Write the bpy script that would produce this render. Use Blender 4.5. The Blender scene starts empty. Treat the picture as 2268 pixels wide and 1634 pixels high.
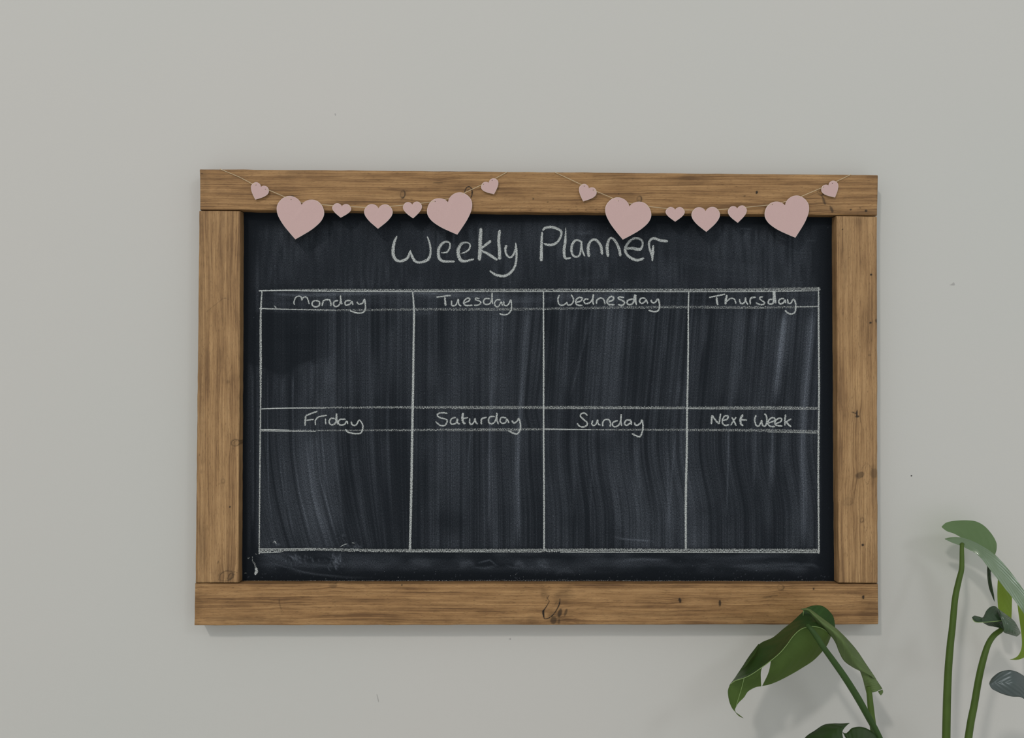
import bpy, math, random
import numpy as np
from mathutils import Vector, Matrix

# ------------------------------------------------------------------ camera
SC = bpy.context.scene
COL = SC.collection
W_, H_ = 2268, 1634
F_ = 1750.0
ZC = 1.35                       # height of the middle of the chalkboard
TH = 0.026                      # thickness of the frame (from the wall)
PD = 0.0118                     # panel face, distance from the wall
RA, RB, RC = 0.01464, -0.00463, -0.01763
def _rot(a, b, c):
    ca, sa, cb, sb, cc, sc = math.cos(a), math.sin(a), math.cos(b), math.sin(b), math.cos(c), math.sin(c)
    Rx = np.array([[1, 0, 0], [0, ca, -sa], [0, sa, ca]])
    Ry = np.array([[cb, 0, sb], [0, 1, 0], [-sb, 0, cb]])
    Rz = np.array([[cc, -sc, 0], [sc, cc, 0], [0, 0, 1]])
    return Rz @ Ry @ Rx
CR = _rot(RA, RB, RC)           # columns: right, forward, up
CPOS = np.array([-0.05571, -1.04226 - TH, ZC + 0.0222])
cam = bpy.data.objects.new('camera', bpy.data.cameras.new('camera'))
COL.objects.link(cam)
cam.data.sensor_width = 36.0
cam.data.sensor_fit = 'HORIZONTAL'
cam.data.lens = F_ / W_ * 36.0
cam.data.clip_start = 0.02
M = Matrix(((CR[0][0], CR[0][2], -CR[0][1], CPOS[0]),
            (CR[1][0], CR[1][2], -CR[1][1], CPOS[1]),
            (CR[2][0], CR[2][2], -CR[2][1], CPOS[2]), (0, 0, 0, 1)))
cam.matrix_world = M
SC.camera = cam

# ------------------------------------------------------------------ light
SC.view_settings.view_transform = 'Standard'
SC.view_settings.look = 'None'
SC.view_settings.gamma = 1.0
SC.view_settings.use_curve_mapping = False
SC.view_settings.exposure = 0.055
world = bpy.data.worlds.new('room_light')
SC.world = world
world.use_nodes = True
bg = world.node_tree.nodes['Background']
bg.inputs[0].default_value = (0.97, 1.0, 1.0, 1)
bg.inputs[1].default_value = 0.57

def area(name, loc, target, sx, sy, power, col, shape='RECTANGLE'):
    l = bpy.data.lights.new(name, 'AREA')
    l.shape = shape; l.size = sx; l.size_y = sy; l.energy = power; l.color = col
    o = bpy.data.objects.new(name, l); COL.objects.link(o)
    o.location = loc
    o.rotation_euler = (Vector(target) - Vector(loc)).to_track_quat('-Z', 'Y').to_euler()
    return o
area('key_light_upper_left', (-2.75, -4.9, 5.5), (0, 0, 1.3), 0.42, 0.42, 100, (1.0, 0.95, 0.90), 'DISK')  # unseen key from the upper left, set high and far to even the wall
area('window_light', (1.95, -2.8, 3.05), (0.3, 0, 1.2), 0.5, 0.5, 8.0, (0.90, 0.97, 1.0))

# ------------------------------------------------------------------ helpers
def P(x, y, d=0.0):
    """the point at distance d in front of the wall that lies on this line of sight"""
    r = CR @ np.array([(x - W_ / 2) / F_, 1.0, -(y - H_ / 2) / F_])
    t = (-d - CPOS[1]) / r[1]
    return CPOS + t * r
def PV(x, y, d):
    x = np.asarray(x, float); y = np.asarray(y, float)
    r = np.stack([(x - W_ / 2) / F_, np.ones_like(x), -(y - H_ / 2) / F_], -1) @ CR.T
    t = (-d - CPOS[1]) / r[..., 1]
    return CPOS + t[..., None] * r
def origin(o):
    v = Vector((0, 0, 0))
    while o is not None:
        v = v + o.location; o = o.parent
    return v
def empty(name, loc):
    o = bpy.data.objects.new(name, None); COL.objects.link(o); o.location = loc
    o.empty_display_size = 0.05
    return o
def tag(o, label=None, cat=None, group=None, kind=None):
    if label: o['label'] = label
    if cat: o['category'] = cat
    if group: o['group'] = group
    if kind: o['kind'] = kind
    return o
def mesh(name, verts, faces, mats, parent=None, smooth=False, midx=None, attrs=None):
    me = bpy.data.meshes.new(name)
    v = np.asarray(verts, float)
    if parent is not None: v = v - np.array(origin(parent))
    me.from_pydata(v.tolist(), [], [tuple(int(i) for i in f) for f in faces])
    for m in (mats if isinstance(mats, (list, tuple)) else [mats]): me.materials.append(m)
    if midx is not None: me.polygons.foreach_set('material_index', np.asarray(midx, np.int32))
    if smooth: me.polygons.foreach_set('use_smooth', np.ones(len(faces), bool))
    for k, (typ, data) in (attrs or {}).items():
        a = me.attributes.new(k, typ, 'POINT')
        a.data.foreach_set('vector' if typ == 'FLOAT_VECTOR' else 'value', np.asarray(data, np.float32).ravel())
    me.update()
    o = bpy.data.objects.new(name, me); COL.objects.link(o)
    if parent is not None: o.parent = parent
    return o
def catmull(p, n):
    """p: (k, c) control points -> n samples along a Catmull-Rom curve"""
    p = np.asarray(p, float); k = len(p)
    if k == 1: return np.repeat(p, n, 0)
    t = np.linspace(0, k - 1, n); i = np.clip(t.astype(int), 0, k - 2); f = (t - i)[:, None]
    q = np.vstack([2 * p[0] - p[1], p, 2 * p[-1] - p[-2]])
    a, b, c, d = q[i], q[i + 1], q[i + 2], q[i + 3]
    return 0.5 * (2 * b + (c - a) * f + (2 * a - 5 * b + 4 * c - d) * f ** 2 + (3 * b - a - 3 * c + d) * f ** 3)
def h2(ix, iy, s):
    ix = ix.astype(np.int64).astype(np.uint64); iy = iy.astype(np.int64).astype(np.uint64)
    n = (ix * np.uint64(374761393) + iy * np.uint64(668265263) + np.uint64(s) * np.uint64(2246822519)) & np.uint64(0xffffffff)
    n = ((n ^ (n >> np.uint64(13))) * np.uint64(1274126177)) & np.uint64(0xffffffff)
    n = n ^ (n >> np.uint64(16))
    return (n & np.uint64(0xffff)).astype(float) / 65535.0
def vn(x, y, s=0):
    ix = np.floor(x); iy = np.floor(y); fx = x - ix; fy = y - iy
    fx = fx * fx * (3 - 2 * fx); fy = fy * fy * (3 - 2 * fy)
    a = h2(ix, iy, s); b = h2(ix + 1, iy, s); c = h2(ix, iy + 1, s); d = h2(ix + 1, iy + 1, s)
    return (a * (1 - fx) + b * fx) * (1 - fy) + (c * (1 - fx) + d * fx) * fy
def sstep(a, b, x):
    t = np.clip((x - a) / (b - a), 0, 1)
    return t * t * (3 - 2 * t)
def gridfaces(n, m):
    i, j = np.meshgrid(np.arange(n - 1), np.arange(m - 1), indexing='ij')
    a = (i * m + j).ravel()
    return np.stack([a, a + 1, a + m + 1, a + m], 1)

# ------------------------------------------------------------------ materials
def new_mat(name):
    m = bpy.data.materials.new(name); m.use_nodes = True
    nt = m.node_tree
    return m, nt, nt.nodes['Principled BSDF'], nt.nodes['Material Output']
def nd(nt, t, **k):
    n = nt.nodes.new(t)
    for a, b in k.items(): setattr(n, a, b)
    return n
def mathn(nt, op, a, b=None, clamp=False):
    n = nd(nt, 'ShaderNodeMath', operation=op); n.use_clamp = clamp
    for i, v in enumerate((a, b)):
        if v is None: continue
        if isinstance(v, (int, float)): n.inputs[i].default_value = v
        else: nt.links.new(v, n.inputs[i])
    return n.outputs[0]
def mixc(nt, f, a, b, blend='MIX'):
    n = nd(nt, 'ShaderNodeMix', data_type='RGBA', blend_type=blend)
    for i, v in ((0, f), (6, a), (7, b)):
        if isinstance(v, (int, float)): n.inputs[i].default_value = v
        elif isinstance(v, tuple): n.inputs[i].default_value = (*v, 1)
        else: nt.links.new(v, n.inputs[i])
    return n.outputs[2]
def noise(nt, vec, scale, detail=2, rough=0.5, vscale=None):
    if vscale is not None:
        mp = nd(nt, 'ShaderNodeVectorMath', operation='MULTIPLY')
        nt.links.new(vec, mp.inputs[0]); mp.inputs[1].default_value = vscale; vec = mp.outputs[0]
    n = nd(nt, 'ShaderNodeTexNoise'); nt.links.new(vec, n.inputs['Vector'])
    n.inputs['Scale'].default_value = scale; n.inputs['Detail'].default_value = detail; n.inputs['Roughness'].default_value = rough
    return n.outputs[0]
def maprange(nt, v, a, b, c=0.0, d=1.0, smooth=False):
    n = nd(nt, 'ShaderNodeMapRange')
    if smooth: n.interpolation_type = 'SMOOTHSTEP'
    for i, x in enumerate((v, a, b, c, d)):
        if isinstance(x, (int, float)): n.inputs[i].default_value = x
        else: nt.links.new(x, n.inputs[i])
    return n.outputs[0]
def attr(nt, name, out):
    n = nd(nt, 'ShaderNodeAttribute', attribute_name=name); return n.outputs[out]
def objco(nt): return nd(nt, 'ShaderNodeTexCoord').outputs['Object']
def bump(nt, b, h, strength, dist):
    n = nd(nt, 'ShaderNodeBump'); n.inputs['Strength'].default_value = strength; n.inputs['Distance'].default_value = dist
    nt.links.new(h, n.inputs['Height']); nt.links.new(n.outputs[0], b.inputs['Normal'])
def setp(b, rough=0.6, spec=0.5, color=None):
    b.inputs['Roughness'].default_value = rough; b.inputs['Specular IOR Level'].default_value = spec
    if color: b.inputs['Base Color'].default_value = (*color, 1)

def mat_wall():
    m, nt, b, o = new_mat('wall_paint'); setp(b, 0.75, 0.25)
    co = objco(nt)
    n = noise(nt, co, 1.6, 3)
    c = mixc(nt, maprange(nt, n, 0.35, 0.65), (0.615, 0.598, 0.568), (0.599, 0.597, 0.567))
    nt.links.new(c, b.inputs['Base Color'])
    fine = noise(nt, co, 420, 3)
    big = noise(nt, co, 14, 2)
    h = mathn(nt, 'ADD', mathn(nt, 'MULTIPLY', fine, 0.25), big)
    bump(nt, b, h, 0.18, 0.002)
    return m
def mat_wood(name, light, mid, dark):
    m, nt, b, o = new_mat(name); setp(b, 0.55, 0.25)
    g = attr(nt, 'grain', 1)
    knot = attr(nt, 'knot', 2); stain_shade = attr(nt, 'stain_shade', 2)
    a = noise(nt, g, 1.0, 4, 0.6, (3.5, 150, 1))     # broad bands
    f = noise(nt, g, 1.0, 3, 0.65, (7, 560, 1))      # fibres
    p = noise(nt, g, 1.0, 4, 0.6, (16, 75, 1))       # blotches of wood stain
    q = noise(nt, g, 1.0, 3, 0.6, (40, 480, 1))      # short darker dashes
    s = mathn(nt, 'ADD', mathn(nt, 'MULTIPLY', a, 0.42), mathn(nt, 'ADD', mathn(nt, 'MULTIPLY', f, 0.55), mathn(nt, 'MULTIPLY', p, 0.41)))
    r = nd(nt, 'ShaderNodeValToRGB')
    e = r.color_ramp.elements
    e[0].position = 0.555; e[0].color = (*dark, 1)
    e[1].position = 0.80; e[1].color = (*light, 1)
    x = e.new(0.665); x.color = (*mid, 1)
    nt.links.new(s, r.inputs[0])
    pores = noise(nt, g, 1.0, 2, 0.6, (160, 1500, 1))
    c = mixc(nt, maprange(nt, q, 0.54, 0.72, 0, 0.45), r.outputs[0], dark)
    c = mixc(nt, maprange(nt, pores, 0.58, 0.68, 0, 0.5), c, tuple(0.5 * v for v in dark))
    ln = noise(nt, g, 1.0, 2, 0.5, (9, 1250, 1))     # fine drawn lines
    c = mixc(nt, maprange(nt, ln, 0.42, 0.66, 0.0, 0.36), c, tuple(0.75 * v for v in dark))
    c = mixc(nt, mathn(nt, 'MULTIPLY', stain_shade, maprange(nt, f, 0.3, 0.6, 1.0, 0.55), True), c, tuple(0.42 * v for v in dark))
    c = mixc(nt, knot, c, (0.012, 0.009, 0.007))
    nt.links.new(c, b.inputs['Base Color'])
    h = mathn(nt, 'SUBTRACT', mathn(nt, 'ADD', f, mathn(nt, 'MULTIPLY', a, 0.5)), mathn(nt, 'MULTIPLY', knot, 0.7))
    bump(nt, b, h, 0.35, 0.0008)
    return m
def mat_slate():
    m, nt, b, o = new_mat('chalkboard_paint'); setp(b, 0.9, 0.08)
    co = objco(nt)
    d = attr(nt, 'dust', 2)
    g = noise(nt, co, 1.0, 2, 0.6, (1450, 1, 480))
    g2 = noise(nt, co, 1.0, 1, 0.6, (2400, 1, 1300))
    gr = mathn(nt, 'ADD', maprange(nt, g, 0.42, 0.66, 0.0, 1.15), maprange(nt, g2, 0.46, 0.70, 0.0, 1.25))
    fac = mathn(nt, 'MULTIPLY', d, mathn(nt, 'ADD', gr, 0.22), True)
    c = mixc(nt, fac, (0.0075, 0.0100, 0.0135), (0.20, 0.224, 0.268))
    nt.links.new(c, b.inputs['Base Color'])
    bump(nt, b, g2, 0.2, 0.0004)
    return m
def mat_chalk(name, col, zs, th, gs=1000):
    m, nt, b, o = new_mat(name); setp(b, 0.95, 0.0, col)
    co = objco(nt)
    rb = nd(nt, 'ShaderNodeSeparateXYZ'); nt.links.new(attr(nt, 'rib', 1), rb.inputs[0])
    n = noise(nt, co, 1.0, 2, 0.65, (gs, 1, gs * zs))
    v = mathn(nt, 'ABSOLUTE', rb.outputs[1])
    edge = mathn(nt, 'MULTIPLY', mathn(nt, 'POWER', v, 4.0), 0.17)
    t = mathn(nt, 'ADD', edge, mathn(nt, 'SUBTRACT', th + 0.34, mathn(nt, 'MULTIPLY', rb.outputs[2], 0.34)))
    al = maprange(nt, n, mathn(nt, 'SUBTRACT', t, 0.07), mathn(nt, 'ADD', t, 0.09))
    nt.links.new(al, b.inputs['Alpha'])
    return m
def mat_paper(name, col):
    m, nt, b, o = new_mat(name); setp(b, 0.6, 0.3)
    co = objco(nt)
    n = noise(nt, co, 900, 2)
    nt.links.new(mixc(nt, n, tuple(0.94 * v for v in col), tuple(min(1, 1.06 * v) for v in col)), b.inputs['Base Color'])
    bump(nt, b, n, 0.1, 0.0004)
    return m
def mat_plain(name, col, rough=0.6, spec=0.4):
    m, nt, b, o = new_mat(name); setp(b, rough, spec)
    n = noise(nt, objco(nt), 60, 3)
    nt.links.new(mixc(nt, n, tuple(0.8 * v for v in col), tuple(min(0.9, 1.2 * v) for v in col)), b.inputs['Base Color'])
    return m
def mat_leaf(name, col, trans, tcol, rough, spec, vk=-16.0, ior=1.5):
    m, nt, b, o = new_mat(name); setp(b, rough, spec); b.inputs['IOR'].default_value = ior
    co = objco(nt)
    n = noise(nt, co, 28, 4)
    uv = nd(nt, 'ShaderNodeSeparateXYZ'); nt.links.new(attr(nt, 'leafuv', 1), uv.inputs[0])
    veins = nd(nt, 'ShaderNodeMath', operation='SINE')
    ph = mathn(nt, 'ADD', mathn(nt, 'MULTIPLY', uv.outputs[0], 46.0), mathn(nt, 'ADD', mathn(nt, 'MULTIPLY', mathn(nt, 'ABSOLUTE', mathn(nt, 'SUBTRACT', uv.outputs[1], 0.5)), vk), mathn(nt, 'MULTIPLY', n, 5.0)))
    nt.links.new(ph, veins.inputs[0])
    c = mixc(nt, maprange(nt, n, 0.3, 0.7), tuple(0.82 * v for v in col), tuple(1.22 * v for v in col))
    c = mixc(nt, maprange(nt, veins.outputs[0], 0.9, 1.0, 0, 0.16), c, tuple(min(1, 2.0 * v) for v in col))
    nt.links.new(c, b.inputs['Base Color'])
    bump(nt, b, mathn(nt, 'ADD', mathn(nt, 'MULTIPLY', veins.outputs[0], 0.35), n), 0.3, 0.0016)
    tr = nd(nt, 'ShaderNodeBsdfTranslucent'); tr.inputs[0].default_value = (*tcol, 1)
    mx = nd(nt, 'ShaderNodeMixShader'); mx.inputs[0].default_value = trans
    nt.links.new(b.outputs[0], mx.inputs[1]); nt.links.new(tr.outputs[0], mx.inputs[2])
    nt.links.new(mx.outputs[0], o.inputs[0])
    return m

M_WALL = mat_wall()
M_WOOD = mat_wood('stained_pine', (0.480, 0.280, 0.122), (0.345, 0.190, 0.078), (0.175, 0.091, 0.038))
M_WOODV = mat_wood('stained_pine_stile', (0.505, 0.310, 0.146), (0.385, 0.225, 0.101), (0.220, 0.122, 0.055))
M_SLATE = mat_slate()
M_CHALK = mat_chalk('chalk_writing', (0.585, 0.615, 0.605), 0.62, 0.435, 1350)
M_LINE = mat_chalk('chalk_ruling', (0.58, 0.61, 0.60), 0.34, 0.50, 1500)
M_THINLINE = mat_chalk('chalk_edge', (0.60, 0.63, 0.62), 0.8, 0.40, 1300)
M_CRUMB = mat_chalk('chalk_crumbs', (0.46, 0.48, 0.49), 0.9, 0.50)
M_PINK = mat_paper('pink_card', (0.600, 0.415, 0.395))
M_PINKEDGE = mat_paper('pale_card_edge', (0.70, 0.56, 0.53))
M_THREAD = mat_plain('cream_thread', (0.62, 0.50, 0.33), 0.8, 0.1)
M_HOLE = mat_plain('needle_hole', (0.09, 0.05, 0.05), 0.9, 0.0)
M_TOP = mat_leaf('leaf_upper_side', (0.022, 0.043, 0.014), 0.16, (0.18, 0.34, 0.07), 0.36, 0.3)
M_UNDER = mat_leaf('leaf_under_side', (0.052, 0.092, 0.022), 0.42, (0.30, 0.46, 0.12), 0.6, 0.2)
M_GLOSS = mat_leaf('leaf_upper_side_glossy', (0.050, 0.092, 0.050), 0.36, (0.32, 0.56, 0.16), 0.22, 1.0, -44.0, 1.85)
M_BACKLIT = mat_leaf('leaf_backlit', (0.11, 0.175, 0.03), 0.45, (0.42, 0.58, 0.08), 0.5, 0.2)  # base colour brightened to stand in for light from behind
M_STEM = mat_plain('petiole_green', (0.066, 0.112, 0.019), 0.5, 0.2)
M_STEMD = mat_plain('petiole_dark_green', (0.036, 0.074, 0.018), 0.5, 0.2)
M_RIM = mat_plain('leaf_pale_margin', (0.20, 0.30, 0.10), 0.5, 0.3)

# ------------------------------------------------------------------ setting
def box(name, a, b, mat, kind='structure', parent=None):
    (x0, y0, z0), (x1, y1, z1) = a, b
    v = [(x, y, z) for x in (x0, x1) for y in (y0, y1) for z in (z0, z1)]
    f = [(0, 1, 3, 2), (4, 6, 7, 5), (0, 4, 5, 1), (2, 3, 7, 6), (0, 2, 6, 4), (1, 5, 7, 3)]
    o = mesh(name, v, f, mat, parent)
    if kind: o['kind'] = kind
    return o
wall = box('wall_back', (-3, 0.0, 0), (3, 0.12, 3.0), M_WALL)
M_FLOOR = mat_plain('floor_pale_bounce', (0.64, 0.63, 0.60), 0.9, 0.1)  # unseen floor, made pale to bounce light up the wall
box('floor', (-3, -2.6, -0.1), (3, 0.12, 0.0), M_FLOOR)
M_SKIRT = mat_plain('skirting_paint', (0.66, 0.66, 0.64), 0.4, 0.4)
box('baseboard_back', (-3, -0.018, 0.0), (3, 0.0, 0.14), M_SKIRT)

def blob(name, pts, d, mat, parent, label=None):
    """small flat mark with a little body, outline in the plane at distance d"""
    q = catmull(np.vstack([pts, pts[:1]]), len(pts) * 4)[:-1]
    n = len(q)
    top = PV(q[:, 0], q[:, 1], d); bot = top.copy(); bot[:, 1] = bot[:, 1] + 0.0003
    c = top.mean(0) + np.array([0, -0.0002, 0])
    v = np.vstack([top, bot, c[None]])
    f = [(i, (i + 1) % n, 2 * n) for i in range(n)] + [(i, n + i, n + (i + 1) % n, (i + 1) % n) for i in range(n)]
    o = mesh(name, v, f, mat, parent)
    if label: o['label'] = label
    return o
M_SCUFF = mat_plain('wall_scuff', (0.44, 0.43, 0.415), 0.8, 0.1)
M_SPECK = mat_plain('wall_speck', (0.07, 0.07, 0.07), 0.8, 0.1)
blob('scuff_mark', [(2103, 631), (2107, 629.5), (2112, 625), (2114, 627), (2114, 631.5)], 0.0002, M_SCUFF, wall)
blob('scuff_mark', [(2017.5, 1052), (2020, 1052), (2020, 1054.5), (2017.5, 1054.5)], 0.0002, M_SPECK, wall)
blob('scuff_mark', [(741, 251.5), (743, 251), (743.5, 255), (742, 255)], 0.0002, M_SCUFF, wall)
blob('scuff_mark', [(834, 1538), (835.5, 1538), (839, 1553), (837.5, 1553)], 0.0002, M_SCUFF, wall)
blob('scuff_mark', [(1127, 1415), (1131, 1413), (1131, 1417)], 0.0002, M_SCUFF, wall)

# ------------------------------------------------------------------ chalkboard frame
root = empty('chalkboard', tuple(P(1188, 1384, 0.0)))
tag(root, 'black chalkboard weekly planner in a wide stained pine frame hung on the wall', 'chalkboard')

# knots: (x, y, rx, ry, tilt, ring?, darkness)
KN = {
 'top': [(892, 430, 5, 8, .15, 1, 1), (1416, 441, 5, 7, .1, 1, .9), (1676, 426, 2.6, 4, .2, 0, .95),
         (1819, 424, 8, 8, 0, 1, .9), (1825, 445, 3, 9, -.3, 0, .55), (1842, 464, 3.4, 7, -.4, 0, .7), (1884, 464, 2.2, 1.6, 0, 0, .9), (1918, 466.5, 3, 3, 0, 0, .85),
         (1181, 440, 1.6, 2, 0, 0, .7), (1370, 429.5, 1.3, 1.2, 0, 0, .8), (1649, 434, 2, 2, 0, 0, .5), (647, 436, 5, 3, 0, 0, .8), (971, 405, 9, 1.2, 0, 0, .6), (1213, 447, 1.2, 1.2, 0, 0, .7), (447, 384, 2, 1.4, .5, 0, .7), (1905, 460, 3, 1.6, .6, 0, .5)],
 'left': [(521, 980, 10, 7, 0, 1, .6), (494, 1065, 4, 5, 0, 1, .4), (509, 1122, 2, 1.6, 0, 0, 1), (501, 1275, 17, 11, -.2, 1, .6), (483, 1245, 1.2, 4, .3, 0, .5), (510, 1275, 4, 6, .2, 1, .5), (505, 845, 4, 4, 0, 0, .25)],
 'right': [(1929.5, 608, 2.6, 2, 0, 0, .95), (1928, 714.5, 2.8, 2.2, 0, 0, .95), (1941, 710, 3, 4, 0, 0, .6), (1898, 916, 1.2, 10, 0, 0, .95), (1892, 914, 6, 1.3, .35, 0, .8), (1899, 922, 5, 2.4, 0, 0, .85), (1904, 1052, 9, 6, -.4, 0, .5), (1904, 1052, 9, 6, -.4, 1, .6), (1936, 1048, 9, 11, 0, 0, .35),
           (1909, 1151, 4, 5, .3, 1, .6), (1911, 1206.5, 2.8, 2.8, 0, 0, .95), (1866, 508, 1.4, 1.2, 0, 0, .9), (1881, 570, 1.2, 1, 0, 0, .6), (1926, 786, 4, 2, 0, 0, .35), (1880, 1110, 9, 8, 0, 1, .25)],
 'bottom': [(1240, 1357, 4.5, 10, .25, 0, .72), (1253, 1356, 3, 9, .3, 0, .6), (1226, 1373, 7, 9, .1, 0, .62), (1238, 1376, 3, 6, .1, 0, .5), (1506, 1329, 3, 6, -.2, 0, .9), (1594.5, 1335.5, 3, 7, 0, 0, .85), (1729, 1300, 7, 6, 0, 1, .55), (1802, 1303.5, 2, 2, 0, 0, .9),
            (1912, 1322, 2.6, 4.6, 0, 0, .9), (737, 1297, 8, 4, 0, 0, .35), (737, 1296, 8, 5, 0, 1, .4), (1700, 1322, 12, 2, -.1, 0, .35), (890, 1295, 1.4, 1.6, 0, 0, .8), (620, 1340, 1.2, 16, -.25, 0, .35)],
}
# drawn lines: points, half widths, darkness
KL = {
 'bottom': [([(1240.5, 1326), (1239, 1337), (1234, 1348), (1226, 1360), (1216, 1368), (1207, 1370), (1204, 1366)], [.9, 1.5, 1.1, .9, .9, 1.2, 1.0], 1), ([(1217, 1331), (1212, 1340), (1206, 1349), (1203, 1354), (1204, 1362), (1205, 1368)], [.6, .9, 1.2, 2.6, 2.2, 1.4], 1),
            ([(1216, 1318), (1213, 1325), (1216, 1330)], [.6, .9, .6], .7), ([(1212, 1320), (1210, 1330)], [.6, .6], .6), ([(1232, 1333), (1228, 1341)], [.5, .6], .6), ([(619, 1322), (620, 1340), (627, 1354)], [.4, .7, .4], .4), ([(1695, 1322), (1708, 1319), (1722, 1318)], [.5, .8, .4], .55)],
 'top': [([(1029, 428), (1031, 419), (1037, 413.5), (1043, 416), (1045.5, 424), (1045, 432), (1043, 438)], [.9, 1.2, 1.3, 1.5, 1.5, 1.4, 1.0], .95), ([(1034, 424), (1038, 419), (1041, 424)], [.5, .6, .5], .5), ([(1820, 433), (1824, 442), (1828, 452)], [1.2, 1.6, 1.2], .7), ([(1838, 456), (1842, 463), (1843, 470)], [1, 1.8, 1.2], .7), ([(960, 405), (985, 404)], [.8, .6], .5)],
 'left': [([(512, 985), (514, 977), (522, 973.5), (528, 974)], [.6, .8, .7, .5], .6), ([(520, 985), (519, 978), (524, 975)], [.5, .6, .4], .5), ([(484, 1284), (490, 1270), (504, 1264), (518, 1266), (526, 1268)], [.6, .9, .8, .6, .4], .6), ([(504, 1282), (508, 1272), (515, 1269), (513, 1280), (505, 1284)], [.6, 1.0, .8, 1, .6], .7), ([(455, 692), (480, 672), (495, 661), (510, 663)], [.4, .5, .6, .4], .4)],
 'right': [([(1908, 1040), (1914, 1030), (1920, 1026), (1927, 1032), (1933, 1040)], [.4, .5, .5, .5, .4], .4), ([(1915, 1060), (1921, 1072), (1927, 1060)], [.4, .5, .4], .4), ([(1914, 1165), (1917, 1180), (1921, 1165)], [.4, .5, .4], .35), ([(1916, 1205), (1919, 1222), (1924, 1208)], [.4, .5, .4], .35)],
}
# stained patches: (x, y, rx, ry, strength)
ST = {
 'top': [(655, 382, 40, 14, .35), (1345, 395, 60, 18, .22), (1520, 397, 40, 14, .3), (1830, 460, 40, 30, .3), (1020, 440, 50, 20, .2), (450, 400, 14, 40, .35), (1930, 470, 60, 10, .45), (800, 385, 90, 12, .15), (1395, 440, 20, 14, .35), (610, 460, 12, 8, .4)],
 'left': [(446, 780, 10, 320, .3), (446, 1190, 12, 80, .35), (465, 600, 7, 90, .22), (492, 560, 4, 200, .2), (500, 1265, 30, 24, .22), (500, 845, 10, 10, .2)],
 'right': [(1872, 560, 14, 80, .25), (1915, 740, 20, 60, .15), (1935, 1050, 10, 30, .4), (1938, 1230, 7, 60, .35), (1875, 1110, 12, 14, .3), (1900, 490, 30, 10, .25), (1905, 760, 5, 90, .2)],
 'bottom': [(1252, 1322, 26, 24, .62), (1204, 1314, 10, 14, .55), (1238, 1366, 26, 18, .7), (1180, 1372, 26, 8, .5), (560, 1372, 110, 8, .4), (1700, 1370, 160, 12, .38), (1930, 1350, 30, 40, .4), (436, 1330, 12, 46, .35), (900, 1375, 150, 7, .3), (1450, 1362, 130, 9, .22), (1150, 1372, 50, 6, .3), (1500, 1300, 16, 10, .12), (780, 1330, 90, 4, .18)],
}
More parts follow.
